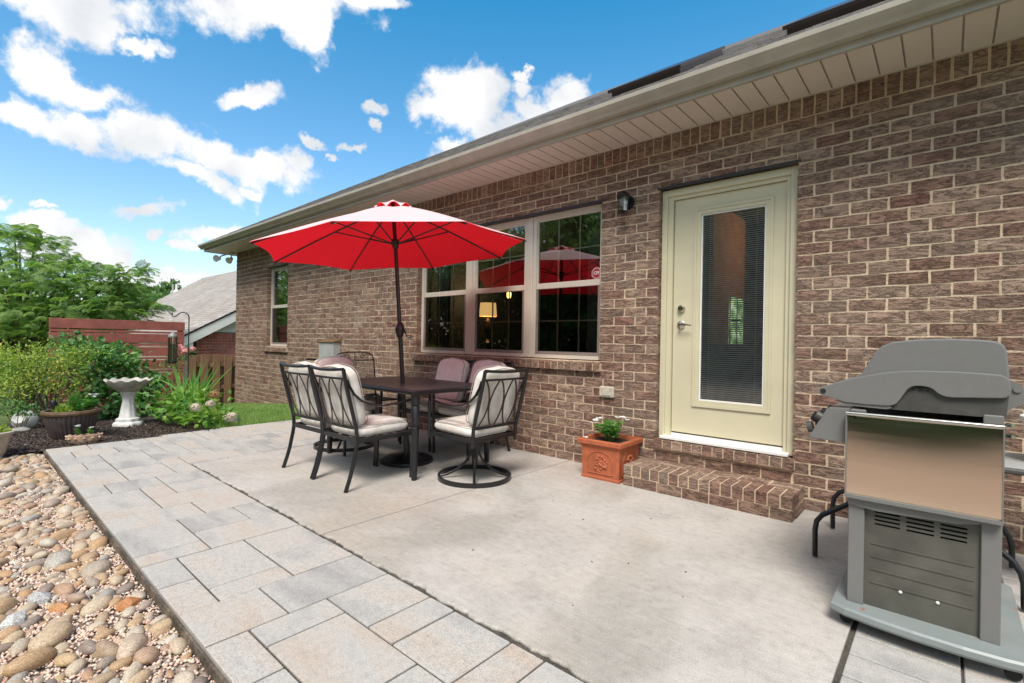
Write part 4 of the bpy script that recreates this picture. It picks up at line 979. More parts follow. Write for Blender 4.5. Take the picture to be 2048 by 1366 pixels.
for (dx, dy, nn) in ((-.16, -.22, 0), (-.02, -.03, 1)):
    b = MB(); b.tube([(dx*.3, dy*.3, -.02), (dx*.8, dy*.8, -.07), (dx, dy, -.12)], .014, 8); d_ = np.array([.5, -.6, -.45 if nn else -.1]); d_ /= np.linalg.norm(d_); p0 = np.array([dx, dy, -.13])
    b.tube([p0-d_*.05, p0-d_*.03, p0+d_*.05, p0+d_*.085], [.02, .035, .055, .072], 16); b.build('lamp_head', 'flood', o, True)

# ================================================================== TABLE, CHAIRS, UMBRELLA
tb = thing('dining_table', 'dark bronze rectangular patio dining table with umbrella pole through it', 'table', (-3.95, -1.05, 0))
TX, TY = .73, .47
m = MB(); m.box(-TX, TX, -TY, TY, .700, .7335, .008); m.build('apron', 'black', tb)
for i in range(6):                                     # the top is laid of flush panels round the pole hole
    for j in range(2):
        x0 = -TX+.03+i*(2*TX-.06)/6; x1 = x0+(2*TX-.06)/6; y0 = -TY+.03+j*(TY-.03); y1 = y0+TY-.03
        m = MB(); m.box(x0+.0012, x1-.0012, y0+.0012, y1-.0012, .7345, .7375, .001); m.build('panel', 'table', tb)
for sx in (-1, 1):
    for sy in (-1, 1):
        cx, cy = sx*(TX-.045), sy*(TY-.045)
        m = MB(); m.lathe([(.022, 0), (.024, .02), (.034, .40), (.036, .43), (.031, .435), (.031, .445), (.036, .45), (.036, .60), (.032, .605), (.032, .615), (.037, .62), (.037, .699)], (cx, cy, 0), 18); m.build('leg', 'black', tb, True)

PROF = [(-.316, 0), (-.285, .09), (-.262, .17), (-.236, .30), (-.226, .367), (-.234, .467), (-.282, .64), (-.322, .793), (-.351, .925)]
def backy(z): return float(np.interp(z, [p[1] for p in PROF], [p[0] for p in PROF]))
ARM = [(-.322, .845), (-.300, .795), (-.262, .735), (-.195, .677), (-.10, .637), (.0, .624), (.13, .632), (.25, .650), (.285, .648), (.297, .62)]
def make_chair(name, label, swivel, cmat, group='cushioned metal chairs around the patio table', loc=(0, 0, 0), rz=0, lean=0.0):
    t = thing(name, label, 'chair', loc, rz, group)
    hw = .25
    for sx in (-1, 1):
        m = MB()
        pf = PROF if not swivel else [(-.226, .32)]+PROF[4:]
        m.tube([(sx*hw, y, z) for y, z in pf], (.014, .017), 8, flat=(1, 0, 0)) if False else m.tube([(sx*hw, y, z) for y, z in pf], .0155, 8)
        m.build('back_post', 'black', t, True)
        m = MB(); m.tube([(sx*(hw+.004), y, z) for y, z in ARM], [(.016, .009)]*len(ARM), 8, flat=(1, 0, 0)); m.build('armrest', 'black', t, True)
        m = MB(); m.tube([(sx*(hw+.004), .297, .64), (sx*(hw+.004), .293, .36), (sx*(hw+.002), .283, .0 if not swivel else .33)], .0145, 8); m.build('leg' if not swivel else 'front_post', 'black', t, True)
    def rail(z, r, bow, drop=0.0):
        m = MB(); m.tube([(x, backy(z)-bow*(1-(x/hw)**2)-.0, z-drop*(1-(x/hw)**2)) for x in np.linspace(-hw, hw, 9)], r, 8); m.build('back_rail', 'black', t, True)
    rail(.925, .0125, .030, .012); rail(.852, .009, .024); rail(.470, .0115, .018)
    m = MB(); pts = np.linspace(0, 1, 13)
    for c in (-.235, -.078, .078, .235):
        for sd in (-1, 1):
            if (c < -.2 and sd < 0) or (c > .2 and sd > 0): continue
            P = []
            for q in pts:
                z = .472+(.850-.472)*q; x = c+sd*(.010+.0635*math.sin(PI*q)**.85); P.append((x, backy(z)-.021*(1-(x/hw)**2)-.004, z))
            m.tube(P, [(.0085, .0045)]*len(P), 6, flat=(1, 0, 0))
    m.build('lattice', 'brown_black', t, True)
    m = MB(); F_ = .292; B_ = -.226; z = .372
    for sx in (-1, 1): m.box(sx*hw-.011, sx*hw+.011, B_, F_, z-.016, z+.016)
    m.box(-hw, hw, F_-.011, F_+.011, z-.0155, z+.0155); m.box(-hw, hw, B_-.011, B_+.011, z-.0155, z+.0155)
    for k_ in range(5): y = B_+.08+k_*.09; m.box(-hw+.011, hw-.011, y-.015, y+.015, z+.004, z+.009)
    m.build('seat_frame', 'black', t)
    me = cushion_mesh(.475, .50, .105, cmat, seed=3); o = obj('seat_cushion', me, t, (0, .045, .435), (math.radians(2), 0, 0))
    L_ = .475/2-.006; W_ = .25-.006; pp = MB()
    for zz in (.042,):
        ring = [(L_*math.copysign(abs(math.cos(a))**.28, math.cos(a)), .045+W_*math.copysign(abs(math.sin(a))**.28, math.sin(a)), .435+zz+.0+.0) for a in np.linspace(0, 2*PI, 49)]
        pp.tube(ring, .0035, 5, cap=False)
    pp.build('piping', 'piping', o.parent if False else t, True)
    bc = obj('back_cushion', cushion_mesh(.47, .455, .125, cmat, arch=.035, seed=5, lump=.008), t); 
    # lies against the lattice: cushion's own y axis runs up the back
    a = math.atan2(backy(.90)-backy(.47), .90-.47)
    bc.location = (0, backy(.69)+.088, .695); bc.rotation_euler = (PI/2-a, 0, 0)
    ring = [( (.47/2-.004)*math.copysign(abs(math.cos(q))**.28, math.cos(q)), (.223)*math.copysign(abs(math.sin(q))**.28, math.sin(q))+.035*(1-abs(math.cos(q))**.5)*max(0, math.sin(q)), .040) for q in np.linspace(0, 2*PI, 49)]
    for zz in (1, -1):
        pp = MB(); pp.tube([(x, y, zz*.042) for x, y, _ in ring], .0035, 5, cap=False); pp.build('piping', 'piping', bc, True)
    if swivel:
        m = MB(); m.box(-.11, .11, -.16, .16, .335, .356, .006); m.prism([(-.16, .335), (.16, .335), (.09, .305), (-.09, .305)], -.05, .05, 'yz'); m.build('swivel_plate', 'black', t)
        m = MB(); m.lathe([(.034, .20), (.034, .335)], (0, 0, 0), 16); m.lathe([(.024, .11), (.028, .21)], (0, 0, 0), 16); m.build('swivel_column', 'black', t, True)
        for k_ in range(4):
            q = PI/4+PI/2*k_; c_, s_ = math.cos(q), math.sin(q)
            m = MB(); m.tube([(c_*r_, s_*r_, z_) for r_, z_ in ((.02, .27), (.035, .21), (.075, .135), (.15, .07), (.23, .032), (.292, .018))], .0115, 8); m.build('spoke', 'black', t, True)
        m = MB(); V = []; F = []
        n = 56
        for k_ in range(n):
            q = 2*PI*k_/n
            for (r_, z_) in ((.290, 0), (.308, .001), (.308, .036), (.290, .036)): V.append((r_*math.cos(q), r_*math.sin(q), z_))
        for k_ in range(n):
            for j in range(4): F.append((k_*4+j, ((k_+1) % n)*4+j, ((k_+1) % n)*4+(j+1) % 4, k_*4+(j+1) % 4))
        m.add(V, F); m.build('ring_base', 'black', t)
    return t
def place(src, label, loc, rz):
    c = copy_tree(src); c['label'] = label; c.location = loc; c.rotation_euler = (0, 0, rz); return c
ca = make_chair('patio_chair', 'cream cushioned arm chair nearest the camera, black lattice back to the camera', False, 'cushion', loc=(-3.61, -1.72, 0))
place(ca, 'cream cushioned arm chair at the left of the two with lattice backs side by side', (-4.15, -1.72, 0), math.radians(1))
cb = make_chair('patio_chair', 'rose lit cream cushioned arm chair right of the pair against the brick wall', False, 'cushion_rose_lit', loc=(-3.68, -.43, 0), rz=PI)
place(cb, 'rose lit cream cushioned arm chair left of the pair against the brick wall', (-4.25, -.43, 0), PI)
make_chair('swivel_chair', 'cream cushioned swivel chair on a round black ring base at the table end', True, 'cushion', loc=(-2.967, -1.075, 0), rz=PI/2)
make_chair('swivel_chair', 'rose lit cream cushioned swivel chair at the far end of the table', True, 'cushion_rose_lit', loc=(-4.83, -1.20, 0), rz=-PI/2)
# care tag hanging off the first chair
# wrought iron mesh chair
ic = thing('mesh_chair', 'black wrought iron chair with scrolled arched top and wire mesh back', 'chair', (-5.22, -.68, 0), -PI/2)
m = MB(); hw = .265
def by(z): return -.20-.10*(z-.42)/.55 if z > .42 else -.20
for sx in (-1, 1): m.tube([(sx*hw*.93, -.26, 0), (sx*hw*.93, -.20, .40), (sx*hw*.97, by(.6), .6), (sx*hw, by(.90), .90)], .009, 8)
m.tube([(hw*math.copysign(abs(math.cos(q))**.55, math.cos(q)), by(.96), .88+.105*math.sin(q)**.7 if math.sin(q) > 0 else .88) for q in np.linspace(0, PI, 25)], .008, 8)
m.tube([(-hw, by(.88), .885), (hw, by(.88), .885)], .006, 6); m.tube([(0, by(.9), .885), (0, by(.98), .985)], .005, 6)
m.build('back_frame', 'black', ic, True)
m = MB()
for cx in (-.13, .13):
    for s_ in (-1, 1):
        P = []
        for q in np.linspace(0, 1, 22): a = q*3.4*PI; r_ = .036*(1-q*.8); P.append((cx+s_*(.030+ -r_*math.cos(a)*1.0), by(.93), .935+r_*math.sin(a)))
        m.tube(P, .0038, 5)
m.build('scrollwork', 'black', ic, True)
def wiremesh(mb, P00, P10, P01, P11, n1, n2, r=.0022):
    P00, P10, P01, P11 = map(np.array, (P00, P10, P01, P11))
    def L2(u, v): return (P00*(1-u)+P10*u)*(1-v)+(P01*(1-u)+P11*u)*v
    for i in range(-n2, n1+1):
        a, b_ = i/n1, (i+n2)/n1
        for fl in (0, 1):
            u0, v0, u1, v1 = a, 0.0, b_, 1.0
            if u0 < 0: v0 = -u0/(u1-u0); u0 = 0
            if u1 > 1: v1 = v0+(1-u0)/(u1-u0)*(v1-v0) if u1 > u0 else v1; u1 = 1
            if v1 <= v0: continue
            if fl: u0, u1 = 1-u0, 1-u1
            mb.tube([L2(u0, v0), L2(u1, v1)], r, 3, cap=False)
m = MB(); wiremesh(m, (-hw*.95, by(.46), .46), (hw*.95, by(.46), .46), (-hw, by(.88), .88), (hw, by(.88), .88), 20, 16); wiremesh(m, (-hw, -.2, .42), (hw, -.2, .42), (-hw, .25, .43), (hw, .25, .43), 20, 16)
o = m.build('wire_mesh', 'black', ic); o['kind'] = 'stuff'
m = MB(); m.tube([(-hw, -.2, .42), (-hw, .25, .43), (hw, .25, .43), (hw, -.2, .42), (-hw, -.2, .42)], .009, 8); m.tube([(-hw, by(.46), .46), (hw, by(.46), .46)], .006, 6); m.build('seat_frame', 'black', ic, True)
for sx in (-1, 1):
    m = MB(); m.tube([(sx*hw, by(.64), .64), (sx*(hw+.02), -.05, .645), (sx*(hw+.02), .20, .64), (sx*(hw+.01), .25, .60), (sx*hw, .25, .43)], [(.016, .007)]*5, 8, flat=(1, 0, 0)); m.build('armrest', 'black', ic, True)
    m = MB(); m.tube([(sx*hw, .25, .43), (sx*hw*.96, .27, 0)], .009, 8); m.build('leg', 'black', ic, True)
    m = MB(); m.tube([(sx*hw*.93, -.20, .42), (sx*hw*.93, -.27, 0)], .009, 8); m.build('leg', 'black', ic, True)

# umbrella ------------------------------------------------------------
UC = Vector((-3.909, -1.236, 1.985)); URad = 1.238; UPH = math.radians(259.04)
ua = Vector((-.054, -.057, 1)).normalized(); FOOT = Vector((-3.83, -1.13, 0))
um = thing('patio_umbrella', 'large red patio umbrella with pale sunlit top, open and tilted over the table', 'umbrella', tuple(FOOT))
rot = ua.to_track_quat('Z', 'Y').to_matrix()
xa = Vector((1, 0, 0)); xa = (xa-ua*xa.dot(ua)).normalized(); ya = ua.cross(xa)
def UP(x, y, z): return UC+xa*x+ya*y+ua*z-FOOT
RISE = .42
def canopy_h(t): return RISE*(1-t**1.18)                 # t: 0 apex .. 1 rim
def canopy(off, mat, name, parent):
    V, F = [], []; nr, na = 14, 8
    for i in range(nr+1):
        t = .105+(1-.105)*i/nr
        for k in range(8*na):
            q = UPH-(k/na)*PI/4; fr = (k % na)/na; mid = math.sin(PI*fr)
            edge = math.cos(PI/8)/math.cos((fr-.5)*PI/4)                     # straight panel edge
            rr = t*URad*((1-mid*.0)*edge if k % na else 1.0)
            rr = t*URad*(edge if (k % na) else 1.0)
            rr -= mid*.035*t**4*URad
            z = canopy_h(t)-mid*.05*t*(1.05-t)*1.6+mid*.012*t**5 + off
            V.append(UP(rr*math.cos(q), rr*math.sin(q), z))
    n = 8*na
    for i in range(nr):
        for k in range(n): F.append((i*n+k, i*n+(k+1) % n, (i+1)*n+(k+1) % n, (i+1)*n+k))
    me = mesh(name, V, F, mat, True); return obj(name, me, parent)
canopy(.0, 'canopy_under', 'canopy_underside', um); canopy(.004, 'canopy_sunlit', 'canopy', um)  # one red cloth as two sheets: red underside, top painted pale as sunlit
V, F = [], []; na = 8; n = 64
for i in range(6):
    t = i/5
    for k in range(n):
        q = UPH-(k/na)*PI/4; fr = (k % na)/na; w = math.sin(PI*fr); rr = .012+t*.158
        V.append(UP(rr*math.cos(q), rr*math.sin(q), RISE+.056-t*.100+w*.046*t*t))
for i in range(5):
    for k in range(n): F.append((i*n+k, i*n+(k+1) % n, (i+1)*n+(k+1) % n, (i+1)*n+k))
obj('vent_underside', mesh('vent_underside', V, F, 'canopy_under', True), um)
obj('vent_flap', mesh('vent_flap', [v+ua*.003 for v in V], F, 'canopy_sunlit', True), um)
HUBZ = .07
for k in range(8):
    q = UPH-k*PI/4; c_, s_ = math.cos(q), math.sin(q)
    m = MB(); m.tube([UP(c_*.04, s_*.04, canopy_h(.03)-.018)]+[UP(c_*URad*t, s_*URad*t, canopy_h(t)-.014) for t in (.15, .3, .45, .6, .75, .9, .985)], .0075, 6); rb = m.build('rib', 'brown_black', um, True)
    m = MB(); m.tube([UP(c_*.035, s_*.035, HUBZ), UP(c_*URad*.47, s_*URad*.47, canopy_h(.47)-.02)], .0065, 6); m.build('strut', 'brown_black', rb, True)
    m = MB(); m.tube([UP(c_*URad*.975, s_*URad*.975, canopy_h(.975)-.016), UP(c_*URad*1.0, s_*URad*1.0, canopy_h(1)-.012)], .010, 6); m.build('rib_tip', 'brown_black', rb, True)
m = MB(); m.tube([UP(0, 0, HUBZ-.05), UP(0, 0, HUBZ-.01), UP(0, 0, HUBZ+.02), UP(0, 0, HUBZ+.04)], [.024, .034, .04, .028], 14); m.build('hub', 'brown_black', um, True)
m = MB(); m.tube([UP(0, 0, RISE+.04), UP(0, 0, RISE+.062)], [.012, .006], 10); m.build('finial', 'brown_black', um, True)
BEND = UP(0, 0, -.10)
P1 = Vector(BEND); 
m = MB(); m.tube([(0, 0, .04), tuple(P1*.62)], .021, 14); m.build('lower_pole', 'brown_black', um, True)
m = MB(); m.tube([tuple(P1*.62), tuple(P1)], .019, 14); m.tube([tuple(P1), tuple(UP(0, 0, RISE+.05))], .0185, 14); m.build('upper_pole', 'brown_black', um, True)
cz = P1*(1.24/P1.z)
m = MB(); m.tube([cz+Vector((0, 0, dz)) for dz in (-.075, -.05, 0, .04, .075)], [.022, .034, .046, .040, .02], 14); m.build('crank_housing', 'brown_black', um, True)
cd = Vector((.75, .1, 0)).normalized()
m = MB(); m.tube([cz+cd*.03, cz+cd*.06+Vector((0, 0, -.0)), cz+cd*.085+Vector((0, 0, -.05)), cz+cd*.11+Vector((0, 0, -.062))], .007, 8); ch = m.build('crank', 'brown_black', um, True)
m = MB(); m.tube([cz+cd*.105+Vector((0, 0, -.060)), cz+cd*.155+Vector((0, 0, -.058))], .011, 10); m.build('crank_knob', 'chrome', um, True)
ub = thing('umbrella_base', 'round black cast umbrella base on the concrete under the table', 'umbrella base', (FOOT.x-.045, FOOT.y+.035, 0))
ub.location = (FOOT.x, FOOT.y, 0)
m = MB(); m.lathe([(.245, 0), (.25, .012), (.245, .03), (.21, .042), (.20, .052), (.155, .062), (.145, .07), (.06, .085), (.045, .095)], n=44, wob=lambda r, z, a, j: (r, z+(.005*math.sin(a*14) if j in (3, 5) else 0))); m.build('base_disc', 'black', ub, True)
m = MB(); m.tube([(0, 0, .09), (P1.x*.19, P1.y*.19, .40)], .0275, 16); m.build('sleeve', 'black', ub, True)
m = MB(); m.tube([(.02, 0, .30), (.055, .0, .30)], .005, 6); m.tube([(.055, -.0, .278), (.055, 0, .322)], .008, 8); m.build('clamp_knob', 'black', ub, True)

# ================================================================== PLANTERS
def periwinkle(name, label, cat_parent, loc, n_stems, h, spread, leafsz, flowers, mat='leaf_pot', fl='petal', seed=1, group=None, tag_cat='plant'):
    R = np.random.default_rng(seed); t = thing(name, label, tag_cat, loc, 0, group)
    P, D, NN, S = [], [], [], []; m = MB(); tips = []
    for i in range(n_stems):
        a = R.uniform(0, 2*PI); r_ = spread*math.sqrt(R.random()); hh = h*R.uniform(.6, 1.0)
        tip = np.array([r_*math.cos(a), r_*math.sin(a), hh]); b0 = tip*[.25, .25, 0]; m.tube([b0, (b0+tip)*[.5, .5, .55], tip], [.003, .0025, .0015], 5); tips.append(tip)
        nl = int(11*h/.15)+4
        for j in range(nl):
            f = .25+.75*j/nl; q = b0*(1-f)+tip*f; th = j*2.4+R.uniform(-.3, .3); d = np.array([math.cos(th), math.sin(th), R.uniform(-.1, .7)])
            P.append(q+d*leafsz*.5); D.append(d); NN.append(np.array([0, 0, 1])+R.normal(0, .35, 3)); S.append(leafsz*R.uniform(.7, 1.1))
    m.build('stems', 'leaf_pot', t, True)
    V, F = leafcloud(np.array(P), np.array(D), np.array(NN), np.array(S), .46, .22); o = obj('leaves', fastmesh('leaves', V, F, mat), t)
    for (dx, dy, dz, fs) in flowers:
        mb = MB()
        for k in range(5):
            a = 2*PI*k/5+R.random(); d = np.array([math.cos(a), math.sin(a), .25]); u_ = np.array([-math.sin(a), math.cos(a), 0]); c0 = np.array([dx, dy, dz])
            n0 = len(mb.V); mb.add([c0, c0+d*fs*.6+u_*fs*.42, c0+d*fs, c0+d*fs*.6-u_*fs*.42], [(0, 1, 2, 3)])
        mb.build('flower', fl, t, fix=False)
    return t
# terracotta square planter with relief
PX0, PX1, PY0, PY1 = -2.372, -1.985, -.370, .0
pot = thing('terracotta_planter', 'square terracotta planter with embossed fruit panels beside the brick step', 'planter', ((PX0+PX1)/2, -.205, 0), math.radians(1.5))
m = MB(); w0, w1, H = .172, .186, .335
def ring(w, z): return [(-w, -w, z), (w, -w, z), (w, w, z), (-w, w, z)]
V = []
for (w, z) in ((w0+.008, 0), (w0+.008, .018), (w0, .024), (w1-.006, .265), (w1+.004, .275), (w1+.004, .285), (w1+.022, .295), (w1+.022, .325), (w1+.017, .332), (w1-.010, .332), (w1-.016, .29)): V += ring(w, z)
F = [(3, 2, 1, 0)]
for j in range(10):
    for k in range(4): F.append((j*4+k, j*4+(k+1) % 4, (j+1)*4+(k+1) % 4, (j+1)*4+k))
m.add(V, F); m.build('body', 'terracotta', pot)
m = MB(); m.box(-w1+.012, w1-.012, -w1+.012, w1-.012, .285, .300); m.build('soil', 'soil', pot)
for (rz_, face) in ((0, 'f'), (PI/2, 'r')):
    for k in range(3):
        pass
    mb = MB(); rr = random.Random(5)
    def pt(x, z, o_): 
        yy = -(w0+(w1-.006-w0)*(z-.024)/.241)-o_; return (x, yy, z) if face == 'f' else (-yy, x, z)
    arch = [(-.115, .055)]+[(-.115, .14)]+[(-.115*math.cos(q), .155+.085*math.sin(q)) for q in np.linspace(0, PI, 13)]+[(.115, .14), (.115, .055)]
    mb.tube([pt(x, z, .002) for x, z in arch], .0045, 6); mb.tube([pt(-.115, .052, .002), pt(.115, .052, .002)], .005, 6)
    mb.build('arch_molding', 'terracotta', pot, True)
    mb = MB()
    for i in range(34):
        q = rr.uniform(0, 2*PI); rad = .072*math.sqrt(rr.random()); x, z = rad*math.cos(q)*.95, .135+rad*math.sin(q)*.95; s_ = rr.uniform(.007, .015)
        p = pt(x, z, .002); mb.lathe([(.001, -s_), (s_*.7, -s_*.7), (s_, 0), (s_*.7, s_*.7), (.001, s_)], p, 8)
    mb.build('fruit_relief', 'terracotta', pot, True)
periwinkle('periwinkle', 'leafy green periwinkle with white blooms growing in the square terracotta planter', None, (-2.19, -.20, .298), 13, .19, .13, .062,
           [(-.135, -.03, .145, .042), (-.115, -.06, .17, .038), (-.10, .0, .185, .040), (-.14, .01, .17, .036), (.085, .05, .20, .042), (.11, .03, .215, .040), (.07, .02, .21, .036), (.12, .06, .19, .036), (.0, -.02, .13, .03), (-.15, -.15, .03, .03)], seed=4)

# ================================================================== GRILL
gr = thing('gas_grill', 'grey gas grill seen from the side with folded stainless steel shelf', 'grill', (0, 0, 0))
YN, YF = -1.50, -.90
m = MB()
lid = [(-.285,1.000),(-.276,1.028),(-.253,1.066),(-.225,1.126),(-.212,1.146),(-.196,1.162),(-.164,1.178),(-.112,1.186),(-.05,1.191),(.019,1.193),(.09,1.190),(.133,1.185),(.150,1.178),(.160,1.165),(.166,1.145),(.173,1.059),(.173,.99)]
m.prism(lid, YN+.025, YF-.025); lo = m.build('lid', 'grill_grey', gr, bevel=.006)
side = [(-.418,.959),(-.414,.970),(-.405,.979),(-.383,.988),(-.33,1.010),(-.271,1.030),(-.22,1.045),(-.177,1.055),(-.125,1.062),(-.075,1.066),(.02,1.068),(.10,1.066),(.150,1.062),(.166,1.054),(.173,1.040),(.175,1.006),(.171,.990),(.163,.982),(.15,.979),(.02,.970),(.003,.971),(-.01,.975),(-.022,.982),(-.034,.995),(-.045,1.002),(-.06,1.006),(-.074,1.007),(-.09,1.006),(-.102,1.001),(-.112,.992),(-.127,.965),(-.138,.944),(-.148,.930),(-.16,.923),(-.175,.919),(-.25,.918),(-.32,.921),(-.352,.930),(-.403,.943),(-.414,.949)]
for (a, b_) in ((YN-.004, YN+.026), (YF-.026, YF+.004)):
    m = MB(); m.prism(side, a, b_); m.build('lid_end', 'grill_grey', gr, bevel=.004)
m = MB(); m.prism([(-.345, .924), (-.17, .920), (-.16, .912), (-.18, .905), (-.31, .908)], YN+.002, YN+.022); m.build('lid_lip', 'grill_grey', gr)
m = MB(); m.tube([(-.398, YN-.0055, .962), (-.398, YN-.003, .962)], .011, 14); m.build('handle_bolt', 'rubber', gr)
m = MB(); m.tube([(-.398, YN+.0265, .962), (-.398, YF-.0265, .962)], .012, 12); m.build('lid_handle', 'grill_dark', gr, True)
m = MB(); m.prism([(-.285, .905), (.165, .905), (.172, .99), (.168, 1.0), (-.26, 1.0)], YN+.012, YF-.012); m.build('firebox', 'grill_dark', gr)
m = MB()
for (x, z, r_) in ((-.095, .9925, .0045), (-.053, .990, .0045)): m.tube([(x, YN+.0115, z), (x, YN+.009, z)], r_, 10)
m.box(-.079, -.066, YN+.009, YN+.0115, .984, 1.003); m.build('bolt_holes', 'rubber', gr)
m = MB(); m.box(-.295, .165, YN+.004, YF-.004, .06, .9045, 0) if False else None
# cabinet: two corner columns, recessed side panel, far side and front
CX0, CX1 = -.300, .160
m = MB(); m.box(CX0, CX0+.055, YN, YN+.05, .088, .895, .004); m.build('corner_column', 'grill_grey', gr)
m = MB(); m.box(CX1-.055, CX1, YN, YN+.05, .088, .915, .004); m.build('corner_column', 'grill_grey', gr)
m = MB(); m.box(CX0+.002, CX1-.002, YF-.05, YF-.002, .088, .90, .004); m.box(CX0+.004, CX0+.02, YN+.05, YF-.05, .10, .74); m.box(CX1-.03, CX1-.012, YN+.05, YF-.05, .30, .89); m.build('cabinet', 'grill_grey', gr)
m = MB(); x0, x1 = CX0+.055, CX1-.055; yp = YN+.016
slots = []
for gi, (sa, sb_) in enumerate(((-.212, -.130), (-.110, -.026), (-.008, .068))):
    for k in range(4): slots.append((sa, sb_, .480-k*.0165-.004, .480-k*.0165+.0035))
zs = sorted(set([.088, .56]+[z for s_ in slots for z in s_[2:]]))
for za, zb in zip(zs[:-1], zs[1:]):
    open_ = [s_ for s_ in slots if s_[2] <= za+1e-6 and s_[3] >= zb-1e-6]; x = x0
    for s_ in sorted(open_): m.box(x, s_[0], yp, yp+.004, za, zb); x = s_[1]
    m.box(x, x1, yp, yp+.004, za, zb)
m.box(x0, x1, yp, yp+.004, .56, .87)
m.build('side_panel', 'grill_panel', gr, fix=False)
m = MB(); m.box(x0, x1, yp+.06, yp+.064, .3, .56); m.build('inner_liner', 'rubber', gr)
for k in range(4):
    z = .350-k*.053; m = MB(); m.prism([(-.222, z-.004), (.086, z-.004), (.089, z), (.086, z+.004), (-.222, z+.004), (-.225, z)], yp-.0035, yp-.0002); m.build('pressed_rib', 'grill_panel', gr)
for (x, z) in ((-.197, .505), (-.068, .497), (-.125, .180), (-.012, .178)):
    m = MB(); m.tube([(x, yp-.0005, z), (x, yp-.004, z), (x, yp-.006, z)], [.006, .006, .003], 12); m.build('screw', 'chrome' if z > .5 else 'white', gr, True)
# folded stainless shelf: hangs from its hinge bar, slightly dished
V, F = [], []; nx, nz = 24, 16; X0, X1, Z0, Z1 = -.307, .156, .545, .872
for j in range(nz+1):
    for i in range(nx+1):
        u, v = i/nx, j/nz; y = YN-.024+.011*v**6*(.45+.75*math.sin(PI*(u*.8+.15)))-.0012*math.sin(PI*v*2); V.append((X0+(X1-X0)*u, y, Z0+(Z1-Z0)*v))
for j in range(nz):
    for i in range(nx): F.append((j*(nx+1)+i, j*(nx+1)+i+1, (j+1)*(nx+1)+i+1, (j+1)*(nx+1)+i))
sh = obj('folding_shelf', mesh('folding_shelf', V, F, 'steel', True), gr)
m = MB(); m.box(X0-.004, X0, YN-.036, YN-.012, Z0, Z1); m.box(X1, X1+.004, YN-.036, YN-.012, Z0, Z1); m.box(X0-.004, X1+.004, YN-.036, YN-.006, Z0-.014, Z0); m.build('shelf_rim', 'grill_grey', sh)
m = MB(); m.tube([(X0-.004, YN-.026, Z1+.006), (X1+.004, YN-.026, Z1+.006)], .0085, 12); m.build('shelf_edge', 'chrome', sh, True)
m = MB(); m.box(X0-.002, X0+.03, YN-.016, YN, .80, .885); m.box(X1-.03, X1+.006, YN-.016, YN, .80, .885); m.build('shelf_bracket', 'rubber', gr)
for (x, z) in ((.172, .885), (.172, .845)):
    m = MB(); m.tube([(x-.004, YN+.01, z), (x+.010, YN-.012, z)], .007, 10); m.build('bolt', 'chrome', gr, True)
m = MB(); m.prism([(CX0, .50), (CX0+.1, .49), (CX1-.12, .50), (CX1, .53), (CX1, .56), (CX0, .56)], YN-.012, YN+.014); m.build('shelf_skirt', 'grill_grey', gr)
# control panel end and knobs
m = MB(); m.prism([(-.374, .893), (-.300, .897), (-.300, .747), (-.445, .752), (-.448, .762), (-.385, .886)], YN+.006, YF-.006); m.build('control_panel', 'grill_grey', gr, bevel=.004)
nrm = Vector((-.88, 0, .45)).normalized()
for k in range(3):
    c0 = Vector((-.418, YN+.10+k*.19, .822)); m = MB(); m.tube([c0, c0+nrm*.012, c0+nrm*.014, c0+nrm*.04], [.034, .032, .024, .021], 20); m.build('knob', 'rubber' if k else 'rubber', gr, True)
m = MB(); c0 = Vector((-.405, YN+.02, .845)); m.tube([c0, c0+nrm*.022, c0+nrm*.024], [.018, .018, .010], 14); m.tube([Vector((-.44, YN+.03, .80)), Vector((-.46, YN+.03, .795))], .024, 14); m.build('igniter', 'grill_dark', gr, True)
# hinge lug at the back of the lid
for yy in (YN+.04, YF-.06):
    m = MB(); m.prism([(.166, 1.05), (.20, 1.03), (.222, 1.0), (.215, .965), (.19, .945), (.166, .93)], yy, yy+.02); m.tube([(.194, yy-.006, 1.012), (.194, yy+.026, 1.012)], .012, 12); m.build('hinge', 'grill_grey', gr)
# base platform with bowed side and castors
bp_ = [(-.352, -1.585), (-.30, -1.625), (-.20, -1.655), (-.08, -1.672), (.06, -1.672), (.17, -1.655), (.225, -1.635), (.236, -1.60), (.236, -.84), (.20, -.80), (-.32, -.80), (-.352, -.84)]
bp_ = [(x, -1.50+(y+1.50)*.60 if y < -1.5 else y) for x, y in bp_]
m = MB(); n = len(bp_); cx_, cy_ = -.06, -1.2
for (sc__, z) in ((.985, .052), (1.0, .062), (1.0, .082), (.985, .090)):
    for (x, y) in bp_: m.V.append((cx_+(x-cx_)*sc__, cy_+(y-cy_)*sc__, z))
m.F += [tuple(range(n)), tuple(range(4*n-1, 3*n-1, -1))]
for j in range(3):
    for k in range(n): m.F.append((j*n+k, j*n+(k+1) % n, (j+1)*n+(k+1) % n, (j+1)*n+k))
m.build('base_shelf', 'grill_base', gr)
for (x, y) in ((-.30, -1.50), (.19, -1.53), (-.30, -.88), (.19, -.88)):
    m = MB(); m.tube([(x, y-.011, .024), (x, y+.011, .024)], .024, 18); m.box(x-.016, x+.016, y-.017, y-.0125, .02, .0515); m.box(x-.016, x+.016, y+.0125, y+.017, .02, .0515); m.build('caster', 'rubber', gr)
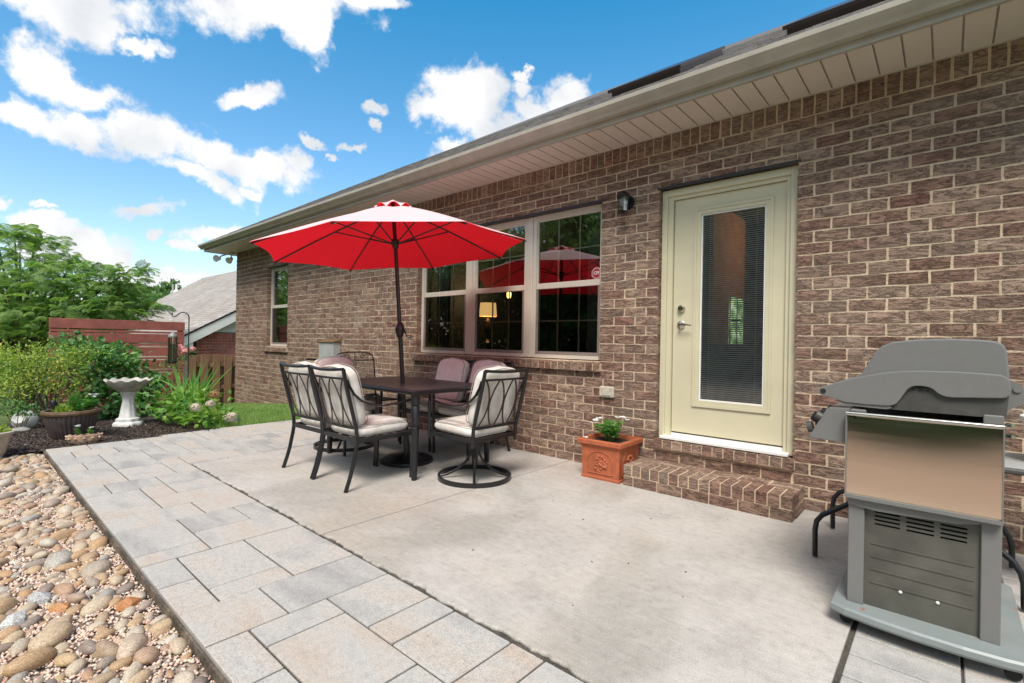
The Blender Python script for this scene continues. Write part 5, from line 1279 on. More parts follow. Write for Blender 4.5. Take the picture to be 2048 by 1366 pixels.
# table with tubular legs behind the grill
tt = thing('tube_leg_table', 'small table on bent black tubular legs standing behind the grill', 'table', (0, 0, 0))
m = MB(); m.box(-.34, .62, -.80, -.32, .585, .612, .008); m.build('table_top', 'grill_dark', tt); m = MB(); m.box(-.335, .615, -.795, -.325, .6125, .616); m.build('top_panel', 'grey_box', tt)
for (yy, yb_) in ((-.86, -.80), (-.30, -.36)):
    m = MB(); m.tube([(-.525, yy, .008), (-.527, yy, .15), (-.520, yy, .20), (-.495, yy, .238), (-.38, yb_, .312), (-.20, yb_, .42), (-.18, yb_, .584)], .0135, 10); m.build('leg', 'black', tt, True)
    m = MB(); m.tube([(.275, yy, .008), (.272, yy, .12), (.262, yy, .165), (.235, yy, .21), (.10, yb_, .32), (-.04, yb_, .42), (-.06, yb_, .584)], .0135, 10); m.build('leg', 'black', tt, True)
m = MB(); m.tube([(-.19, -.80, .42), (-.19, -.36, .42)], .010, 8); m.tube([(-.05, -.80, .42), (-.05, -.36, .42)], .010, 8); m.build('stretcher', 'black', tt, True)
m = thing('white_tub', 'white plastic tub at the right edge beyond the grill', 'tub', (.43, -.56, .6165))
b = MB(); b.lathe([(.115, 0), (.125, .01), (.150, .20), (.158, .205), (.158, .22), (.146, .22), (.118, .015)], n=28); b.build('body', 'white', m, True)

# ================================================================== GARDEN BED
# brown fluted bowl
bw = thing('bowl_planter', 'wide brown planter bowl with swirling flutes and olive rim on the mulch', 'planter', (-7.38, -3.09, gz(-7.3)))
bw.scale = (.78, .78, 1)
def wob(r, z, a, j): k = .007*math.sin(34*a+z*9.0) if 0 < j < 8 else 0; return r+k, z
m = MB(); m.lathe([(.19, 0), (.20, .006), (.222, .04), (.245, .09), (.265, .14), (.282, .19), (.295, .235), (.300, .262), (.303, .270)], n=204, wob=wob); m.build('bowl', 'brown_pot', bw, True)
m = MB(); m.lathe([(.302, .268), (.325, .280), (.332, .298), (.325, .318), (.305, .325), (.290, .318), (.286, .28)], n=64, cap=False); m.build('rim', 'brown_rim', bw, True)
m = MB(); m.lathe([(.292, .27), (.28, .287), (.001, .292)], n=40, cap=False); m.build('soil', 'soil', bw)
z_ = gz(-7.3)+.29
def fluff(name, label, loc, n, rad, h, leaf, mat, seed, cat='plant', wid=.2):
    R = np.random.default_rng(seed); t = thing(name, label, cat, loc)
    d = R.normal(size=(n, 3)); d[:, 2] = abs(d[:, 2]); d /= np.linalg.norm(d, axis=1, keepdims=True); rr = R.random(n)[:, None]**.5
    P = d*rr*np.array([rad, rad, h]); D = d*1.0+R.normal(0, .35, (n, 3)); D[:, 2] += .5
    V, F = leafcloud(P, D, randdir(n, r=R), R.uniform(.6, 1.1, n)*leaf, wid, .1); obj('leaves', fastmesh('leaves', V, F, mat), t)
    m = MB()
    for i in range(10): a = R.uniform(0, 2*PI); m.tube([(0, 0, 0), (rad*.6*math.cos(a), rad*.6*math.sin(a), h*.8)], .002, 4)
    m.build('stems', mat, t); return t
fluff('feathery_herb', 'feathery light green herb rising from the brown bowl', (-7.40, -3.06, z_), 800, .08, .24, .05, 'leaf_pot', 21, wid=.12)
fluff('yellow_plant', 'low yellow green sprawling plant at the left of the brown bowl', (-7.32, -3.175, z_), 380, .10, .11, .035, 'leaf_rose', 22, wid=.5)
periwinkle('periwinkle', 'white flowered periwinkle at the right of the brown bowl', None, (-7.34, -2.955, z_), 12, .17, .09, .05, [(-.02, .02, .19, .035), (.02, .05, .17, .035), (.0, .07, .19, .03), (-.03, .05, .16, .03)], seed=9)
o = thing('garden_lamp', 'small black garden fixture poking up from the brown bowl', 'light', (-7.365, -3.245, z_)); m = MB(); m.tube([(0, 0, 0), (0, 0, .07), (-.01, 0, .11)], [.016, .014, .02], 10); m.lathe([(.03, .09), (.034, .12), (.02, .145), (.001, .15)], n=14); m.build('head', 'black', o, True)
# small clay trough
tr = thing('clay_trough', 'small oval tan clay trough with scalloped relief at the paver edge', 'planter', (-6.92, -3.04, gz(-6.92)+.005), math.radians(80))
m = MB(); m.lathe([(.09, 0), (.105, .01), (.122, .04), (.132, .075), (.137, .085), (.130, .093), (.118, .088), (.108, .06)], n=72, wob=lambda r, z, a, j: (r*(1+.035*math.sin(10*a)*(1 if 1 < j < 6 else 0)), z+(.006*math.sin(10*a+1) if j > 3 else 0)))
for i, v in enumerate(m.V): m.V[i] = (v[0]*1.12, v[1]*.42, v[2])
m.build('body', 'tan_pot', tr, True)
m = MB()
for i in range(12):
    a = 2*PI*i/12; m.lathe([(.001, -.013), (.011, -.008), (.015, 0), (.011, .008), (.001, .013)], (.142*math.cos(a), .055*math.sin(a), .058), 8)
m.build('relief', 'tan_pot', tr, True)
m = MB(); m.box(-.115, .115, -.035, .035, .055, .072); m.build('soil', 'soil', tr)
periwinkle('periwinkle', 'tiny white flowered seedling at the left end of the clay trough', None, (-6.94, -3.10, gz(-6.9)+.075), 4, .10, .025, .03, [(0, 0, .115, .024), (.015, .01, .11, .022), (-.01, .015, .12, .022)], seed=12, group='seedlings in the clay trough')
periwinkle('periwinkle', 'tiny white flowered seedling at the right end of the clay trough', None, (-6.91, -2.99, gz(-6.9)+.075), 4, .085, .022, .03, [(0, 0, .09, .022), (.01, .012, .095, .02)], seed=13, group='seedlings in the clay trough')
# birdbath
bb = thing('birdbath', 'white cement birdbath with scalloped bowl on a fluted pedestal', 'birdbath', (-7.93, -2.47, gz(-7.93)))
m = MB(); m.lathe([(.155, 0), (.158, .03), (.145, .052), (.125, .06), (.128, .075), (.124, .098), (.098, .108), (.092, .13), (.076, .22), (.062, .31), (.062, .36), (.075, .40), (.092, .425), (.094, .44)], n=48, wob=lambda r, z, a, j: (r*(1+(.045*math.cos(8*a) if j in (0, 1, 2, 3, 4, 5) else .05*math.cos(8*a+z*3) if j > 6 and j < 12 else 0)), z)); m.build('pedestal', 'cement_white', bb, True)
m = MB(); m.lathe([(.085, .436), (.12, .455), (.18, .50), (.225, .548), (.248, .575), (.255, .592), (.243, .598), (.225, .585), (.17, .545), (.05, .52)], n=64, wob=lambda r, z, a, j: (r*(1+.03*math.cos(12*a)*(min(j, 5)/5)), z+(.012*math.cos(12*a) if 3 < j < 8 else 0))); m.build('basin', 'cement_dirty', bb, True)
# urn at left edge
ur = thing('garden_urn', 'beige tapered urn planter with ring handle at the left edge by the stones', 'planter', (-6.80, -3.735, GZ))
ur.scale = (.86, .86, 1)
m = MB(); m.lathe([(.10, 0), (.11, .02), (.105, .03), (.125, .09), (.15, .19), (.172, .235), (.192, .25), (.196, .268), (.182, .275), (.165, .25)], n=40); m.build('body', 'urn', ur, True)
m = MB(); m.tube([(.115+.045*0+.045, -.02+.05*math.cos(q)+.03, .13+.05*math.sin(q)) for q in np.linspace(0, 2*PI, 21)], .005, 6); m.build('ring_handle', 'urn', ur, True)
m = MB(); m.lathe([(.168, .245), (.001, .25)], n=30, cap=False); m.build('soil', 'soil', ur)
fluff('yellow_plant', 'yellow green trailing plant in the beige urn', (-6.80, -3.735, GZ+.25), 500, .15, .10, .04, 'leaf_rose', 31, wid=.5)
# toppled white jar
wj = thing('white_jar', 'round white ceramic jar lying on its side under the rose bush', 'jar', (-8.75, -3.36, gz(-8.75)+.115), 0)
m = MB(); m.lathe([(.02, -.11), (.09, -.10), (.125, -.03), (.128, .03), (.10, .09), (.06, .115), (.062, .135), (.05, .13)], n=36); o = m.build('body', 'white', wj, True); o.rotation_euler = (math.radians(70), 0, math.radians(60))
ES = ['flat grey edging stone at the foot of the hydrangea by the grass', 'small flat edging stone between the hydrangea and the pavers', 'flat edging stone beside the brown bowl near the white jar', 'flat edging stone between the beige urn and the brown bowl']
# flat stones edging the bed
for (x, y, s_) in ((-7.62, -1.62, .15), (-7.25, -1.45, .11), (-8.35, -3.45, .14), (-8.0, -3.62, .13)):
    o = obj('edging_stone', rock_mesh(int(x*-100), s_, s_*.6, .035, 'slate', .12), None, (x, y, gz(x)+.02), (0, 0, random.random()*3)); tag(o, ES.pop(0), 'stone', 'edging stones of the mulch bed')

def bush(name, label, base, blobs, n, leaf, mat, seed, stems=14, stem_r=.006, wid=.5, cat='shrub', up=.4, cluster=0, fold=.2, twig='bark', big=0, outer=.55):
    """blobs: (centre, radii) in world coordinates"""
    R = np.random.default_rng(seed); base = np.array(base, float); t = thing(name, label, cat, tuple(base))
    vol = np.array([b_[1][0]*b_[1][1]*b_[1][2] for b_ in blobs])**.75; cnt = (vol/vol.sum()*n).astype(int); Ps, Ds, Ns = [], [], []
    for (c, r_), k in zip(blobs, cnt):
        d = randdir(k, r=R); rad = (outer+(1-outer)*R.random(k))[:, None]**.8*(1+.16*R.normal(size=(k, 1)))
        P = np.array(c)+d*rad*np.array(r_); Ps.append(P); D = d+R.normal(0, .6, (k, 3)); D[:, 2] += .15; Ds.append(D); N_ = d*.5+R.normal(0, .35, (k, 3)); N_[:, 2] += up+.4; Ns.append(N_)
    P = np.concatenate(Ps); D = np.concatenate(Ds); NN = np.concatenate(Ns)
    if cluster:
        m_ = cluster; P = np.repeat(P, m_, 0)+R.normal(0, leaf*.9, (len(P)*m_, 3)); D = np.repeat(D, m_, 0)+R.normal(0, .7, (len(D)*m_, 3)); NN = np.repeat(NN, m_, 0)+R.normal(0, .3, (len(NN)*m_, 3))
    P = P-base
    S = R.uniform(.6, 1.15, len(P))*leaf
    if big:
        order = np.argsort([depth(p+base) for p in P])[:big]; mask = np.ones(len(P), bool)
        V0, F0 = big_leaf(1.0); me = mesh('leaf', V0, F0, mat, True)
        for i in order:
            mask[i] = False; d = D[i]/np.linalg.norm(D[i]); s_ = np.cross(d, NN[i]); s_ /= np.linalg.norm(s_); u_ = np.cross(s_, d)
            o = obj('leaf', me, t); o.matrix_local = Matrix(((s_[0], d[0], u_[0], P[i][0]), (s_[1], d[1], u_[1], P[i][1]), (s_[2], d[2], u_[2], P[i][2]), (0, 0, 0, 1))) @ Matrix.Scale(S[i], 4)
        P, D, NN, S = P[mask], D[mask], NN[mask], S[mask]
    V, F = leafcloud(P, D, NN, S, wid, fold); o = obj('foliage', fastmesh('foliage', V, F, mat), t); o['kind'] = 'stuff'
    m = MB()
    for i in range(stems):
        c, r_ = blobs[R.integers(len(blobs))]; tip = np.array(c)+R.normal(0, .4, 3)*np.array(r_)-base; b0 = R.normal(0, .03, 3)*[1, 1, 0]; mid = (b0+tip)/2+R.normal(0, .04, 3)*np.array([1, 1, .5])*np.linalg.norm(tip); mid[2] = tip[2]*.45
        m.tube([b0, mid, tip], [stem_r, stem_r*.7, stem_r*.3], 5)
    m.build('stems', twig, t, True); return t
def big_leaf(s):
    V, F = [], []; prof = [(0, .0), (.12, .20), (.3, .33), (.5, .36), (.7, .27), (.88, .12), (1, 0)]
    for (y, w) in prof:
        z = -.14*(y-.4)**2*2
        V += [(-w*s, (y-.5)*s, (z+w*.28)*s), (0, (y-.5)*s, z*s), (w*s, (y-.5)*s, (z+w*.28)*s)]
    for i in range(len(prof)-1): a = i*3; F += [(a, a+1, a+4, a+3), (a+1, a+2, a+5, a+4)]
    return V, F
A = lambda x, y, d: tuple(at(x, y, d))
# rose bush at left
bush('rose_bush', 'airy yellow green bush with many thin bare stems behind the brown bowl', (-8.7, -3.15, gz(-8.7)),
     [(A(90, 712, 6.6), (.42, .42, .22)), (A(40, 735, 6.5), (.34, .36, .26)), (A(140, 728, 6.7), (.30, .32, .25)), (A(60, 770, 6.4), (.36, .36, .24)), (A(120, 775, 6.6), (.34, .34, .22)), (A(15, 775, 6.3), (.3, .3, .3)), (A(20, 715, 6.6), (.3, .3, .2)), (A(165, 705, 6.8), (.18, .2, .14))],
     2300, .045, 'leaf_rose', 41, stems=44, stem_r=.009, cluster=2, wid=.5, outer=.2, twig='bark')
bush('low_plant', 'pale low leafy plant at the foot of the bush by the left edge', (-8.35, -3.45, gz(-8.3)), [(A(20, 815, 6.0), (.2, .2, .1)), (A(60, 822, 6.1), (.12, .15, .08))], 300, .05, 'leaf_shrub', 43, stems=6)
# broad leaved shrub against the red fence
bush('broadleaf_shrub', 'dense dark green broad leaved shrub against the red slatted fence', (-9.3, -2.3, gz(-9.3)),
     [(A(190, 735, 7.6), (.45, .5, .36)), (A(235, 745, 7.8), (.42, .45, .33)), (A(165, 700, 7.9), (.36, .4, .22)), (A(140, 685, 8.1), (.25, .3, .16)), (A(280, 775, 7.9), (.30, .42, .26)), (A(215, 800, 7.5), (.5, .5, .30)), (A(270, 820, 7.6), (.36, .4, .24)), (A(240, 705, 8.1), (.25, .3, .17)), (A(300, 760, 8.2), (.2, .3, .16))],
     3600, .105, 'leaf_shrub', 44, stems=24, stem_r=.01, wid=.62, outer=.45, big=150)
# iris clump
ir = thing('iris_clump', 'clump of tall sword shaped bright green blades below the bird feeder', 'plant', (0, 0, 0))
R = np.random.default_rng(51); ib = at(375, 832, 7.5); ib[2] = gz(ib[0]); ir.location = tuple(ib)
for i in range(64):
    a = R.uniform(0, 2*PI); rr = .16*math.sqrt(R.random()); side_ = CR*R.normal(0, .22)+np.array([R.normal(0, .07), R.normal(0, .07), 0]); side_[2] = 0; h = R.uniform(.50, .92); b0 = np.array([rr*math.cos(a), rr*math.sin(a), 0])
    droop = np.linalg.norm(side_); V, F = [], []; lean_ = side_; w = R.uniform(.015, .026); sv = np.array([-lean_[1], lean_[0], 0]); sv = CR*.8+np.array([R.normal(0, .4), R.normal(0, .4), 0]); sv[2] = 0; sv /= np.linalg.norm(sv)
    arch = 1 if (i % 4 == 0) else 0
    for j in range(7):
        q = j/6; p = b0+lean_*(1.0+arch*1.2)*q**1.6+np.array([0, 0, h*(q-(.35*q**3 if arch else .03*q*q))]); ww = w*(1-q**2.2)+.0006; V += [p-sv*ww, p+sv*ww]
    F = [(2*j, 2*j+1, 2*j+3, 2*j+2) for j in range(6)]; obj('blade', mesh('blade', V, F, 'leaf_iris', True), ir)
# hydrangea
hy = bush('hydrangea_bush', 'bright green hydrangea bush with faded cream blooms at the paver edge', tuple(np.array([-7.52, -1.75, gz(-7.5)])),
     [(A(385, 812, 6.55), (.36, .42, .22)), (A(345, 822, 6.6), (.24, .26, .17)), (A(425, 828, 6.5), (.25, .28, .16)), (A(390, 795, 6.8), (.34, .34, .16)), (A(330, 800, 6.9), (.18, .24, .12)), (A(400, 838, 6.3), (.30, .30, .12))],
     640, .088, 'leaf_hyd', 46, stems=16, wid=.62, outer=.5, big=150, twig='leaf_hyd')
def bloom(p, r_, mat, seed):
    R = np.random.default_rng(seed); n = 150; d = randdir(n, .3, R); P = d*r_*np.array([1, 1, .8]); D = np.cross(d, R.normal(size=(n, 3))); V, F = leafcloud(P, D, d, np.full(n, r_*.42), .9, .3)
    o = obj('bloom', fastmesh('bloom', V, F, mat), hy, tuple(np.array(p)-np.array(hy.location))); return o
for i, (x, y, d, r_, mt) in enumerate(((391, 815, 6.15, .062, 'petal_cream'), (421, 808, 6.3, .055, 'petal_cream'), (429, 790, 6.5, .066, 'petal_brown'), (464, 832, 6.35, .060, 'petal_cream'), (452, 836, 6.4, .045, 'petal_cream'))): bloom(at(x, y, d), r_, mt, 60+i)

# shepherd hook + feeder
hk = at(377, 700, 8.2); sh_ = thing('shepherd_hook', 'tall thin black shepherd hook pole in the planting bed', 'garden hook', (hk[0], hk[1], gz(hk[0])))
ht = at(377, 628, 8.2)[2]-gz(hk[0]); c_ = CR.copy(); c_[2] = 0; c_ /= np.linalg.norm(c_)
arc = [(0, 0, 0), (0, 0, ht-.06)]+[tuple(-c_*(.10-.10*math.cos(q))+np.array([0, 0, ht-.06+.085*math.sin(q)])) for q in np.linspace(.2, PI*.72, 9)]
e0 = np.array(arc[-1]); arc += [tuple(e0-c_*.045+[0, 0, -.038]), tuple(e0-c_*.085+[0, 0, -.055]), tuple(e0-c_*.115+[0, 0, -.045]), tuple(e0-c_*.118+[0, 0, -.005]), tuple(e0-c_*.112+[0, 0, .012])]
m = MB(); m.tube(arc, .0085, 8); m.build('pole', 'black', sh_, True)
fd = thing('bird_feeder', 'green capped tube bird feeder hanging from the shepherd hook', 'bird feeder', (0, 0, 0)); fp = np.array([hk[0], hk[1], gz(hk[0])])+e0-c_*.10; fd.location = tuple(fp)
ztop = at(343, 664, 8.2)[2]-fp[2]; zbot = at(343, 727, 8.2)[2]-fp[2]
m = MB(); m.tube([(0, 0, -.055), (0, 0, ztop)], .0015, 4); m.build('hanger', 'black', fd)
m = MB(); m.lathe([(.012, ztop), (.03, ztop-.02), (.062, ztop-.05), (.07, ztop-.07), (.066, ztop-.09)], n=20); m.build('cap', 'grill_base', fd, True)
m = MB(); m.lathe([(.060, ztop-.09), (.060, zbot+.04)], n=20, cap=False); m.build('cage', 'lantern_glass', fd, True)
m = MB()
for k in range(10): a = 2*PI*k/10; m.tube([(.063*math.cos(a), .063*math.sin(a), ztop-.09), (.063*math.cos(a), .063*math.sin(a), zbot+.03)], .003, 4)
m.lathe([(.065, zbot+.04), (.068, zbot+.02), (.05, zbot), (.03, zbot-.005)], n=18); m.build('wire_cage', 'black', fd)
m = MB(); m.lathe([(.036, ztop-.2), (.036, zbot+.04)], n=14); m.build('seed', 'feeder_seed', fd)

# red slatted fence
FX = -11.62; fy0, fy1 = -2.86, -.86
rf = thing('red_fence', 'red stained horizontal slat privacy fence behind the garden bed', 'fence', (FX, fy0, 0))
z = 1.425; k = 0
while z > -.25:
    m = MB(); dz0 = random.gauss(0, .003); m.box(-.012, .012, -.02, fy1-fy0+random.gauss(0, .006), z-.172, z, .003); o = m.build('board', 'red_wood', rf); o.rotation_euler = (random.gauss(0, .0015)-.001, 0, 0)
    m = MB(); m.box(-.010, .010, -.01, fy1-fy0-.01, z-.172-.062, z-.172-.022, .002); m.build('slat', 'red_wood', rf).rotation_euler = (random.gauss(0, .002), 0, 0); z -= .252
for yy in (.04, .98, 1.94): m = MB(); m.box(-.10, -.0125, yy-.045, yy+.045, -.35, 1.38); m.build('post', 'red_wood', rf)
# wooden picket fence
wf = thing('wood_fence', 'weathered brown shadowbox wood fence between the red fence and the house', 'fence', (-11.50, -.84, 0))
y = .02; i = 0
while y < .98:
    m = MB(); m.box(0, .018, y, y+.138, gz(-11.5)-.02, .765+random.gauss(0, .008), .003); m.build('picket', 'wood', wf)
    m = MB(); m.box(-.085, -.067, y+.118, y+.118+.138, gz(-11.5)-.02, .755, .003); m.build('picket', 'wood', wf); y += .222; i += 1
for zz in (.52, .05): m = MB(); m.box(-.062, -.004, 0, 1.05, zz, zz+.08); m.build('rail', 'wood', wf)
# climbing rose peeping over the fence
bush('climbing_rose', 'climbing rose with pink blooms beside the hook pole above the fence', (-11.3, -1.2, gz(-11.3)), [(A(360, 712, 9.2), (.14, .2, .10)), (A(345, 728, 9.2), (.16, .2, .08)), (A(385, 702, 9.4), (.08, .1, .05))], 220, .06, 'leaf_shrub', 71, stems=8)
rs = [o for o in bpy.data.objects if o.name == 'climbing_rose'][0]
for i, (x, y_, r_) in enumerate(((366, 698, .05), (371, 704, .06), (386, 699, .045), (362, 692, .035))):
    R = np.random.default_rng(80+i); n = 60; d = randdir(n, .3, R); P = d*r_; V, F = leafcloud(P, np.cross(d, R.normal(size=(n, 3))), d, np.full(n, r_*.9), .9, .3); p = at(x, y_, 9.1); obj('bloom', fastmesh('bloom', V, F, 'petal_pink'), rs, tuple(p-np.array(rs.location)))

# ================================================================== NEIGHBOUR'S HOUSE
nh = thing('neighbour_house', 'neighbouring red brick house with pale shingled roof and white gable trim', 'house', (0, 0, 0))
GXn = -15.6; sl = .577
def rz_(y): return 1.282+(y-.308)*sl
ye, yr = .12, 6.35
m = MB(); T = .02
V = [(-15.3, ye, rz_(ye)), (-15.3, yr, rz_(yr)), (-34.5, yr, rz_(yr)), (-28.5, ye, rz_(ye)), (-15.3, 12.5, rz_(ye)), (-28.5, 12.5, rz_(ye))]
m.add(V, [(0, 1, 2, 3), (1, 4, 5, 2), (3, 2, 5)]); m.build('roof', 'shingle_n', nh, fix=False)
VV, FF = [], []; q = ye-.02; dlt = .125
while q < yr:
    xx = -15.28; xl_ = -28.5-(q-ye)*.96; n0 = len(VV)
    while xx > xl_:
        w = random.uniform(.22, .45); n0 = len(VV); a = xx-w; t_ = .012+random.random()*.008
        VV += [(xx, q, rz_(q)+t_), (a, q, rz_(q)+t_), (a, q+dlt, rz_(q+dlt)+.004), (xx, q+dlt, rz_(q+dlt)+.004), (xx, q, rz_(q)-.01), (a, q, rz_(q)-.01)]; FF += [(n0, n0+3, n0+2, n0+1), (n0, n0+1, n0+5, n0+4)]; xx = a-.006
    q += dlt
o = obj('shingles', mesh('shingles', VV, FF, 'shingle_n'), nh, None); o['kind'] = 'stuff'
m = MB(); m.add([(-15.29, ye-.12, rz_(ye-.12)-.02), (-15.29, 6.3, rz_(6.3)-.02), (-15.29, 6.3, rz_(6.3)-.30), (-15.29, ye+.22, rz_(ye+.22)-.32), (-15.29, ye-.12, rz_(ye)-.36)], [(0, 1, 2, 3, 4)]); m.add([(-15.31, ye-.12, rz_(ye-.12)-.02), (-15.31, 6.3, rz_(6.3)-.02), (-15.31, 6.3, rz_(6.3)-.30), (-15.31, ye+.22, rz_(ye+.22)-.32), (-15.31, ye-.12, rz_(ye)-.36)], [(4, 3, 2, 1, 0)]); m.build('rake_board', 'white', nh, fix=False)
m = MB(); m.box(-15.6, -15.311, ye+.1, ye+.22, rz_(ye)-.36, rz_(ye)-.02); m.build('eave_return', 'white', nh)
m = MB(); m.add([(-15.275, ye-.14, rz_(ye-.14)+.0), (-15.275, 6.3, rz_(6.3)), (-15.275, 6.3, rz_(6.3)-.05), (-15.275, ye-.14, rz_(ye-.14)-.05)], [(0, 1, 2, 3)]); m.build('roof_edge', 'lintel', nh, fix=False)
m = MB(); m.box(-28, GXn, .3, 12, -2.2, 1.24); m.build('wall', 'white_mortar', nh)
for i in range(14):          # siding boards in the gable
    z0 = 1.27+i*.155; y0 = .35+max(0, (z0-1.02)/sl-.1)
    if y0 > 5.5: break
    m = MB(); m.add([(GXn+.004, y0, z0+.15), (GXn+.004, 7, z0+.15), (GXn+.03, 7, z0), (GXn+.03, y0, z0)], [(0, 3, 2, 1)]); m.add([(GXn+.03, y0, z0), (GXn+.03, 7, z0), (GXn-.01, 7, z0-.004), (GXn-.01, y0, z0-.004)], [(0, 1, 2, 3)]); m.build('siding_board', 'white', nh, fix=False)
nred = []
for row in range(22):
    y = .32+(.11 if row % 2 else 0)-.11; zt = 1.05-row*.084
    if row == 0: pass
    while y < 2.2: nred.append((max(y, .31), y+.205, zt-.07, zt)); y += .217
yy = .32
while yy < 2.2: nred.append((yy, yy+.068, 1.062, 1.235)); yy += .084
vis = [q for q in nred if q[3] > .35]; rest = [q for q in nred if q[3] <= .35]
for (a, b_, c, d) in vis: m = MB(); m.box(GXn-.03, GXn+.012, a, b_, c, d); m.build('brick', 'redbrick', nh)
m = MB()
for (a, b_, c, d) in rest: m.box(GXn-.03, GXn+.012, a, b_, c, d)
o = m.build('brickwork', 'redbrick', nh); o['kind'] = 'stuff'
m = MB(); m.box(GXn+.015, GXn+.13, .34, .46, -1.9, 1.04); m.build('downspout', 'black', nh)
for (x, y_) in ((346, 584), (353, 583)):
    d = raydir(x, y_); nrm_ = np.array([0, -sl, 1]); t_ = (np.array([0, .308, 1.282])-CAM) @ nrm_/(d @ nrm_)
    if t_ < 0 or t_ > 45: continue
    p = CAM+d*t_; m = MB(); m.lathe([(.16, -.1), (.13, .03), (.06, .1), (.055, .42), (.02, .43)], tuple(p), 12); m.build('roof_vent', 'white' if x > 350 else 'grey_box', nh)

# ================================================================== TREES
def tree(name, label, base, blobs, n, leaf, mat, seed, trunk_r=.15, group=None, cluster=0, wid=.5, outer=.4):
    R = np.random.default_rng(seed); base = np.array(base, float); t = thing(name, label, 'tree', tuple(base), 0, group)
    vol = np.array([b_[1][0]*b_[1][1]*b_[1][2] for b_ in blobs])**.7; cnt = (vol/vol.sum()*n).astype(int); Ps, Ds, Ns = [], [], []
    for (c, r_), k in zip(blobs, cnt):
        # sub-clumps give the crown light and dark pockets
        kc = max(6, k//60); cc = randdir(kc, r=R)*(outer+(1-outer)*R.random((kc, 1)))*np.array(r_); idx = R.integers(0, kc, k)
        P = np.array(c)+cc[idx]+R.normal(0, .17, (k, 3))*np.array(r_); Ps.append(P); D = R.normal(0, 1, (k, 3)); D[:, 2] -= .2; Ds.append(D); N_ = R.normal(0, .5, (k, 3)); N_[:, 2] += .9; Ns.append(N_)
    P = np.concatenate(Ps)-base; V, F = leafcloud(P, np.concatenate(Ds), np.concatenate(Ns), R.uniform(.6, 1.2, len(P))*leaf, wid, .2)
    o = obj('crown', fastmesh('crown', V, F, mat), t); o['kind'] = 'stuff'
    m = MB(); top = np.mean([b_[0] for b_ in blobs], 0)-base
    m.tube([(0, 0, 0), tuple(top*[.3, .3, .4]), tuple(top*[.8, .8, .9])], [trunk_r, trunk_r*.75, trunk_r*.4], 10)
    for (c, r_) in blobs:
        e = np.array(c)-base; s0 = top*[.5, .5, .5]; m.tube([tuple(s0), tuple((s0+e)/2+R.normal(0, .1, 3)), tuple(e)], [trunk_r*.5, trunk_r*.3, trunk_r*.12], 7)
    m.build('trunk', 'bark', t, True); return t
# mimosa: feathery compound fronds in flat tiers
def mimosa():
    R = np.random.default_rng(90); base = at(40, 690, 13.5); base[2] = gz(base[0])-.1
    t = thing('mimosa_tree', 'spreading mimosa tree with feathery tiered fronds at the left beyond the fence', 'tree', tuple(base))
    tiers = [(-20,505,13,2.0,.30),(40,500,12.6,1.3,.22),(110,545,12.2,1.3,.25),(60,560,12.6,1.7,.28),(10,600,12,1.8,.34),(90,610,11.8,1.5,.30),(150,572,12.2,1.1,.20),(200,570,12.2,.9,.16),(245,545,12.2,.6,.12),(262,535,12.1,.35,.08),(165,610,12.0,1.1,.24),(215,600,12.2,.9,.16),(250,615,12.4,.7,.15),(290,605,12.6,.5,.10),(30,650,12,1.7,.35),(100,655,12.2,1.2,.3),(-40,560,12.5,1.8,.35),(70,475,12.8,.6,.12),(30,470,12.8,.8,.16),(140,530,12.3,.7,.14),(-10,455,13,.9,.16),(-60,640,12,1.6,.5),(270,570,12.6,.4,.07),(230,630,12.5,.7,.12)]
    # one frond: pinnae with tiny leaflets
    fl = []; 
    for j in range(9):
        f = .12+.86*j/9; L_ = .105*math.sin(PI*(f*.8+.12))+.03
        for sd in (-1, 1):
            for i in range(5): q = (i+.7)/5; fl.append((sd*q*L_, f*.34+q*L_*.35, -.05*q*q-.06*f*f, sd))
    fl = np.array(fl); nf = len(fl)
    centers, dirs = [], []
    tot = sum(q[3]**1.2 for q in tiers)
    m = MB(); top = np.array([0, 0, 1.6]); m.tube([(0, 0, 0), (.1, .05, .8), tuple(top)], [.16, .13, .10], 10)
    for (x, y, d, r_, th) in tiers:
        c = at(x, y, d); k = int(2500*r_**1.2/tot); a = R.uniform(0, 2*PI, k); rr = r_*np.sqrt(R.random(k)); P = np.stack([c[0]+rr*np.cos(a), c[1]+rr*np.sin(a), c[2]+R.normal(0, th*.5, k)-.10*rr**2/r_], 1)
        centers.append(P); dd = np.stack([np.cos(a), np.sin(a), R.normal(-.05, .25, k)], 1)+R.normal(0, .35, (k, 3)); dirs.append(dd)
        e = c-base; m.tube([tuple(top), tuple((top+e)/2+np.array([0, 0, .25])), tuple(e-np.array([0, 0, .05]))], [.06, .035, .012], 7)
    C = np.concatenate(centers)-base; D = np.concatenate(dirs); D /= np.linalg.norm(D, axis=1, keepdims=True); n = len(C)
    up = np.array([0, 0, 1.])+R.normal(0, .3, (n, 3)); S = np.cross(D, up); S /= np.linalg.norm(S, axis=1, keepdims=True); U = np.cross(S, D)
    sc_ = R.uniform(.45, .95, n)
    P = C[:, None]+(S[:, None]*fl[None, :, 0:1]+D[:, None]*fl[None, :, 1:2]+U[:, None]*fl[None, :, 2:3])*sc_[:, None, None]
    Dl = (D[:, None]*.55+S[:, None]*fl[None, :, 3:4]); Dl = np.broadcast_to(Dl, P.shape).reshape(-1, 3); Nl = np.broadcast_to(U[:, None], P.shape).reshape(-1, 3)
    P = P.reshape(-1, 3); V, F = leafcloud(P, Dl+R.normal(0, .1, P.shape), Nl, np.repeat(sc_, nf)*.066, .40, .1)
    o = obj('crown', fastmesh('crown', V, F, 'leaf_mimosa'), t); o['kind'] = 'stuff'
    m.build('trunk', 'bark', t, True)
mimosa()
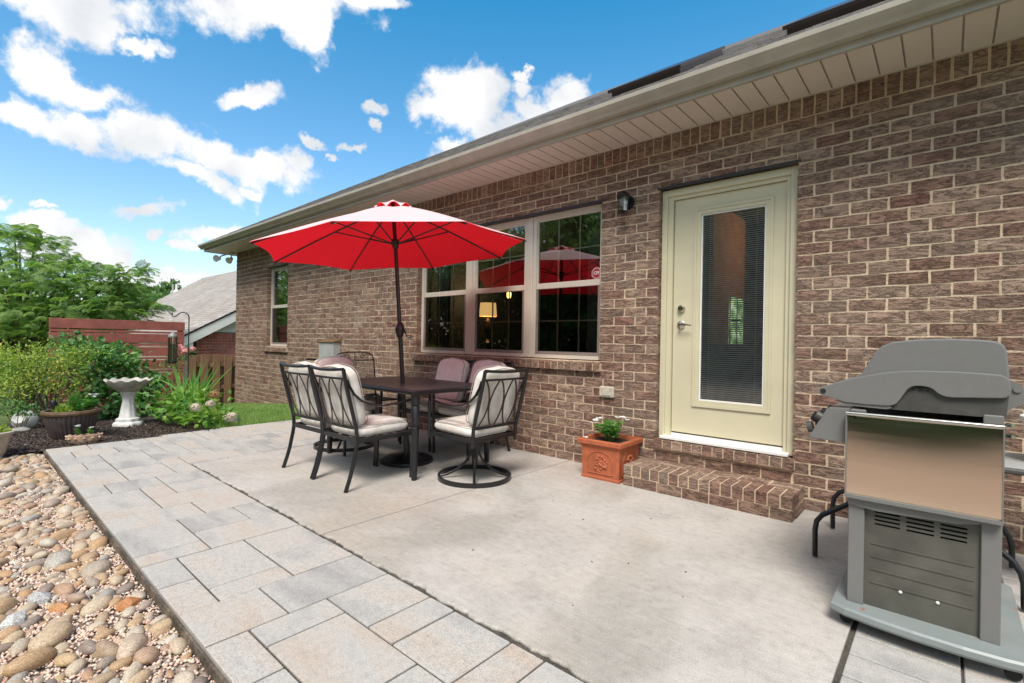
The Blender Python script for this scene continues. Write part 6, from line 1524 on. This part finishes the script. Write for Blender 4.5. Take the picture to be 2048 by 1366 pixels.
# undergrowth tree behind, and far trees along the horizon
def far(label, x, y, d, w, h, n, seed, mat='leaf_far', leaf=.22):
    c = at(x, y, d); b0 = c.copy(); b0[2] = gz(c[0])-.2
    sp = [(tuple(c+np.array([0, 0, 0])), (w*.6, w*.6, h*.5)), (tuple(c+CR*w*.45-np.array([0, 0, h*.18])), (w*.45, w*.45, h*.38)), (tuple(c-CR*w*.45-np.array([0, 0, h*.12])), (w*.45, w*.45, h*.4)), (tuple(c+np.array([0, 0, h*.3])), (w*.35, w*.35, h*.28)), (tuple(c-np.array([0, 0, h*.45])), (w*.7, w*.7, h*.4))]
    tree('leafy_tree', label, b0, sp, n, leaf, mat, seed, .18, 'trees beyond the fences')
far('bushy green tree filling the gap under the mimosa at the far left', 60, 660, 16, 2.6, 2.6, 9000, 101, 'leaf_mimosa', .16)
far('bushy green tree behind the left end of the red fence', 160, 650, 17, 2.4, 2.2, 7000, 102, 'leaf_far', .16)
far('yellow green tree just over the middle of the red fence', 262, 628, 24, 2.2, 2.2, 6000, 103, 'leaf_far', .2)
far('pale green tree on the skyline left of the neighbouring roof', 262, 610, 42, 4.6, 4.0, 6500, 104, 'leaf_far', .38)
far('low green tree on the skyline in the gap by the neighbouring roof', 312, 612, 60, 4.0, 4.0, 5000, 105, 'leaf_far', .5)
far('small tree top peeping over the neighbouring roof', 338, 586, 62, 2.4, 3.0, 3500, 106, 'leaf_far', .45)
far('broad green tree low at the left edge under the mimosa', -90, 640, 18, 3.4, 3.4, 7000, 107, 'leaf_far', .18)
# the yard behind the photographer: seen mirrored in the glass
def yard(label, x, y, r_, h, seed):
    b0 = np.array([x, y, gz(x)-.1]); bl = [((x, y, h*.62), (r_, r_, h*.34)), ((x+r_*.5, y+.4, h*.40), (r_*.8, r_*.8, h*.26)), ((x-r_*.5, y-.3, h*.40), (r_*.8, r_*.8, h*.28)), ((x, y+.3, h*.16), (r_*1.15, r_*.9, h*.20)), ((x, y, h*.82), (r_*.6, r_*.6, h*.18))]
    tree('leafy_tree', label, b0, bl, 13000, .36, 'leaf_far', seed, .22, 'trees in the yard mirrored in the windows')
for i, (x, y, r_, h) in enumerate(((-24, -14, 3.2, 7.4), (-19, -15.5, 3.2, 7.8), (-14, -16.5, 3.2, 8.2), (-9.5, -16, 3.2, 8.0), (-5, -17, 3.2, 8.4), (-.5, -16.5, 3.2, 7.8), (4, -16, 3.2, 7.6), (-30, -11.5, 3.2, 7.0), (-16.5, -19.5, 3.6, 9.4), (-7, -20.5, 3.6, 9.6), (2, -20, 3.6, 9.2))):
    row_, no_ = ('front', [1, 2, 3, 4, 5, 6, 7, 0][i]) if i < 8 else ('rear', i-7)
    yard('yard tree behind the viewpoint, %s of the %s row' % (['at the very end', 'first', 'second', 'third', 'fourth', 'fifth', 'sixth', 'seventh'][no_], row_), x, y, r_, h, 200+i)
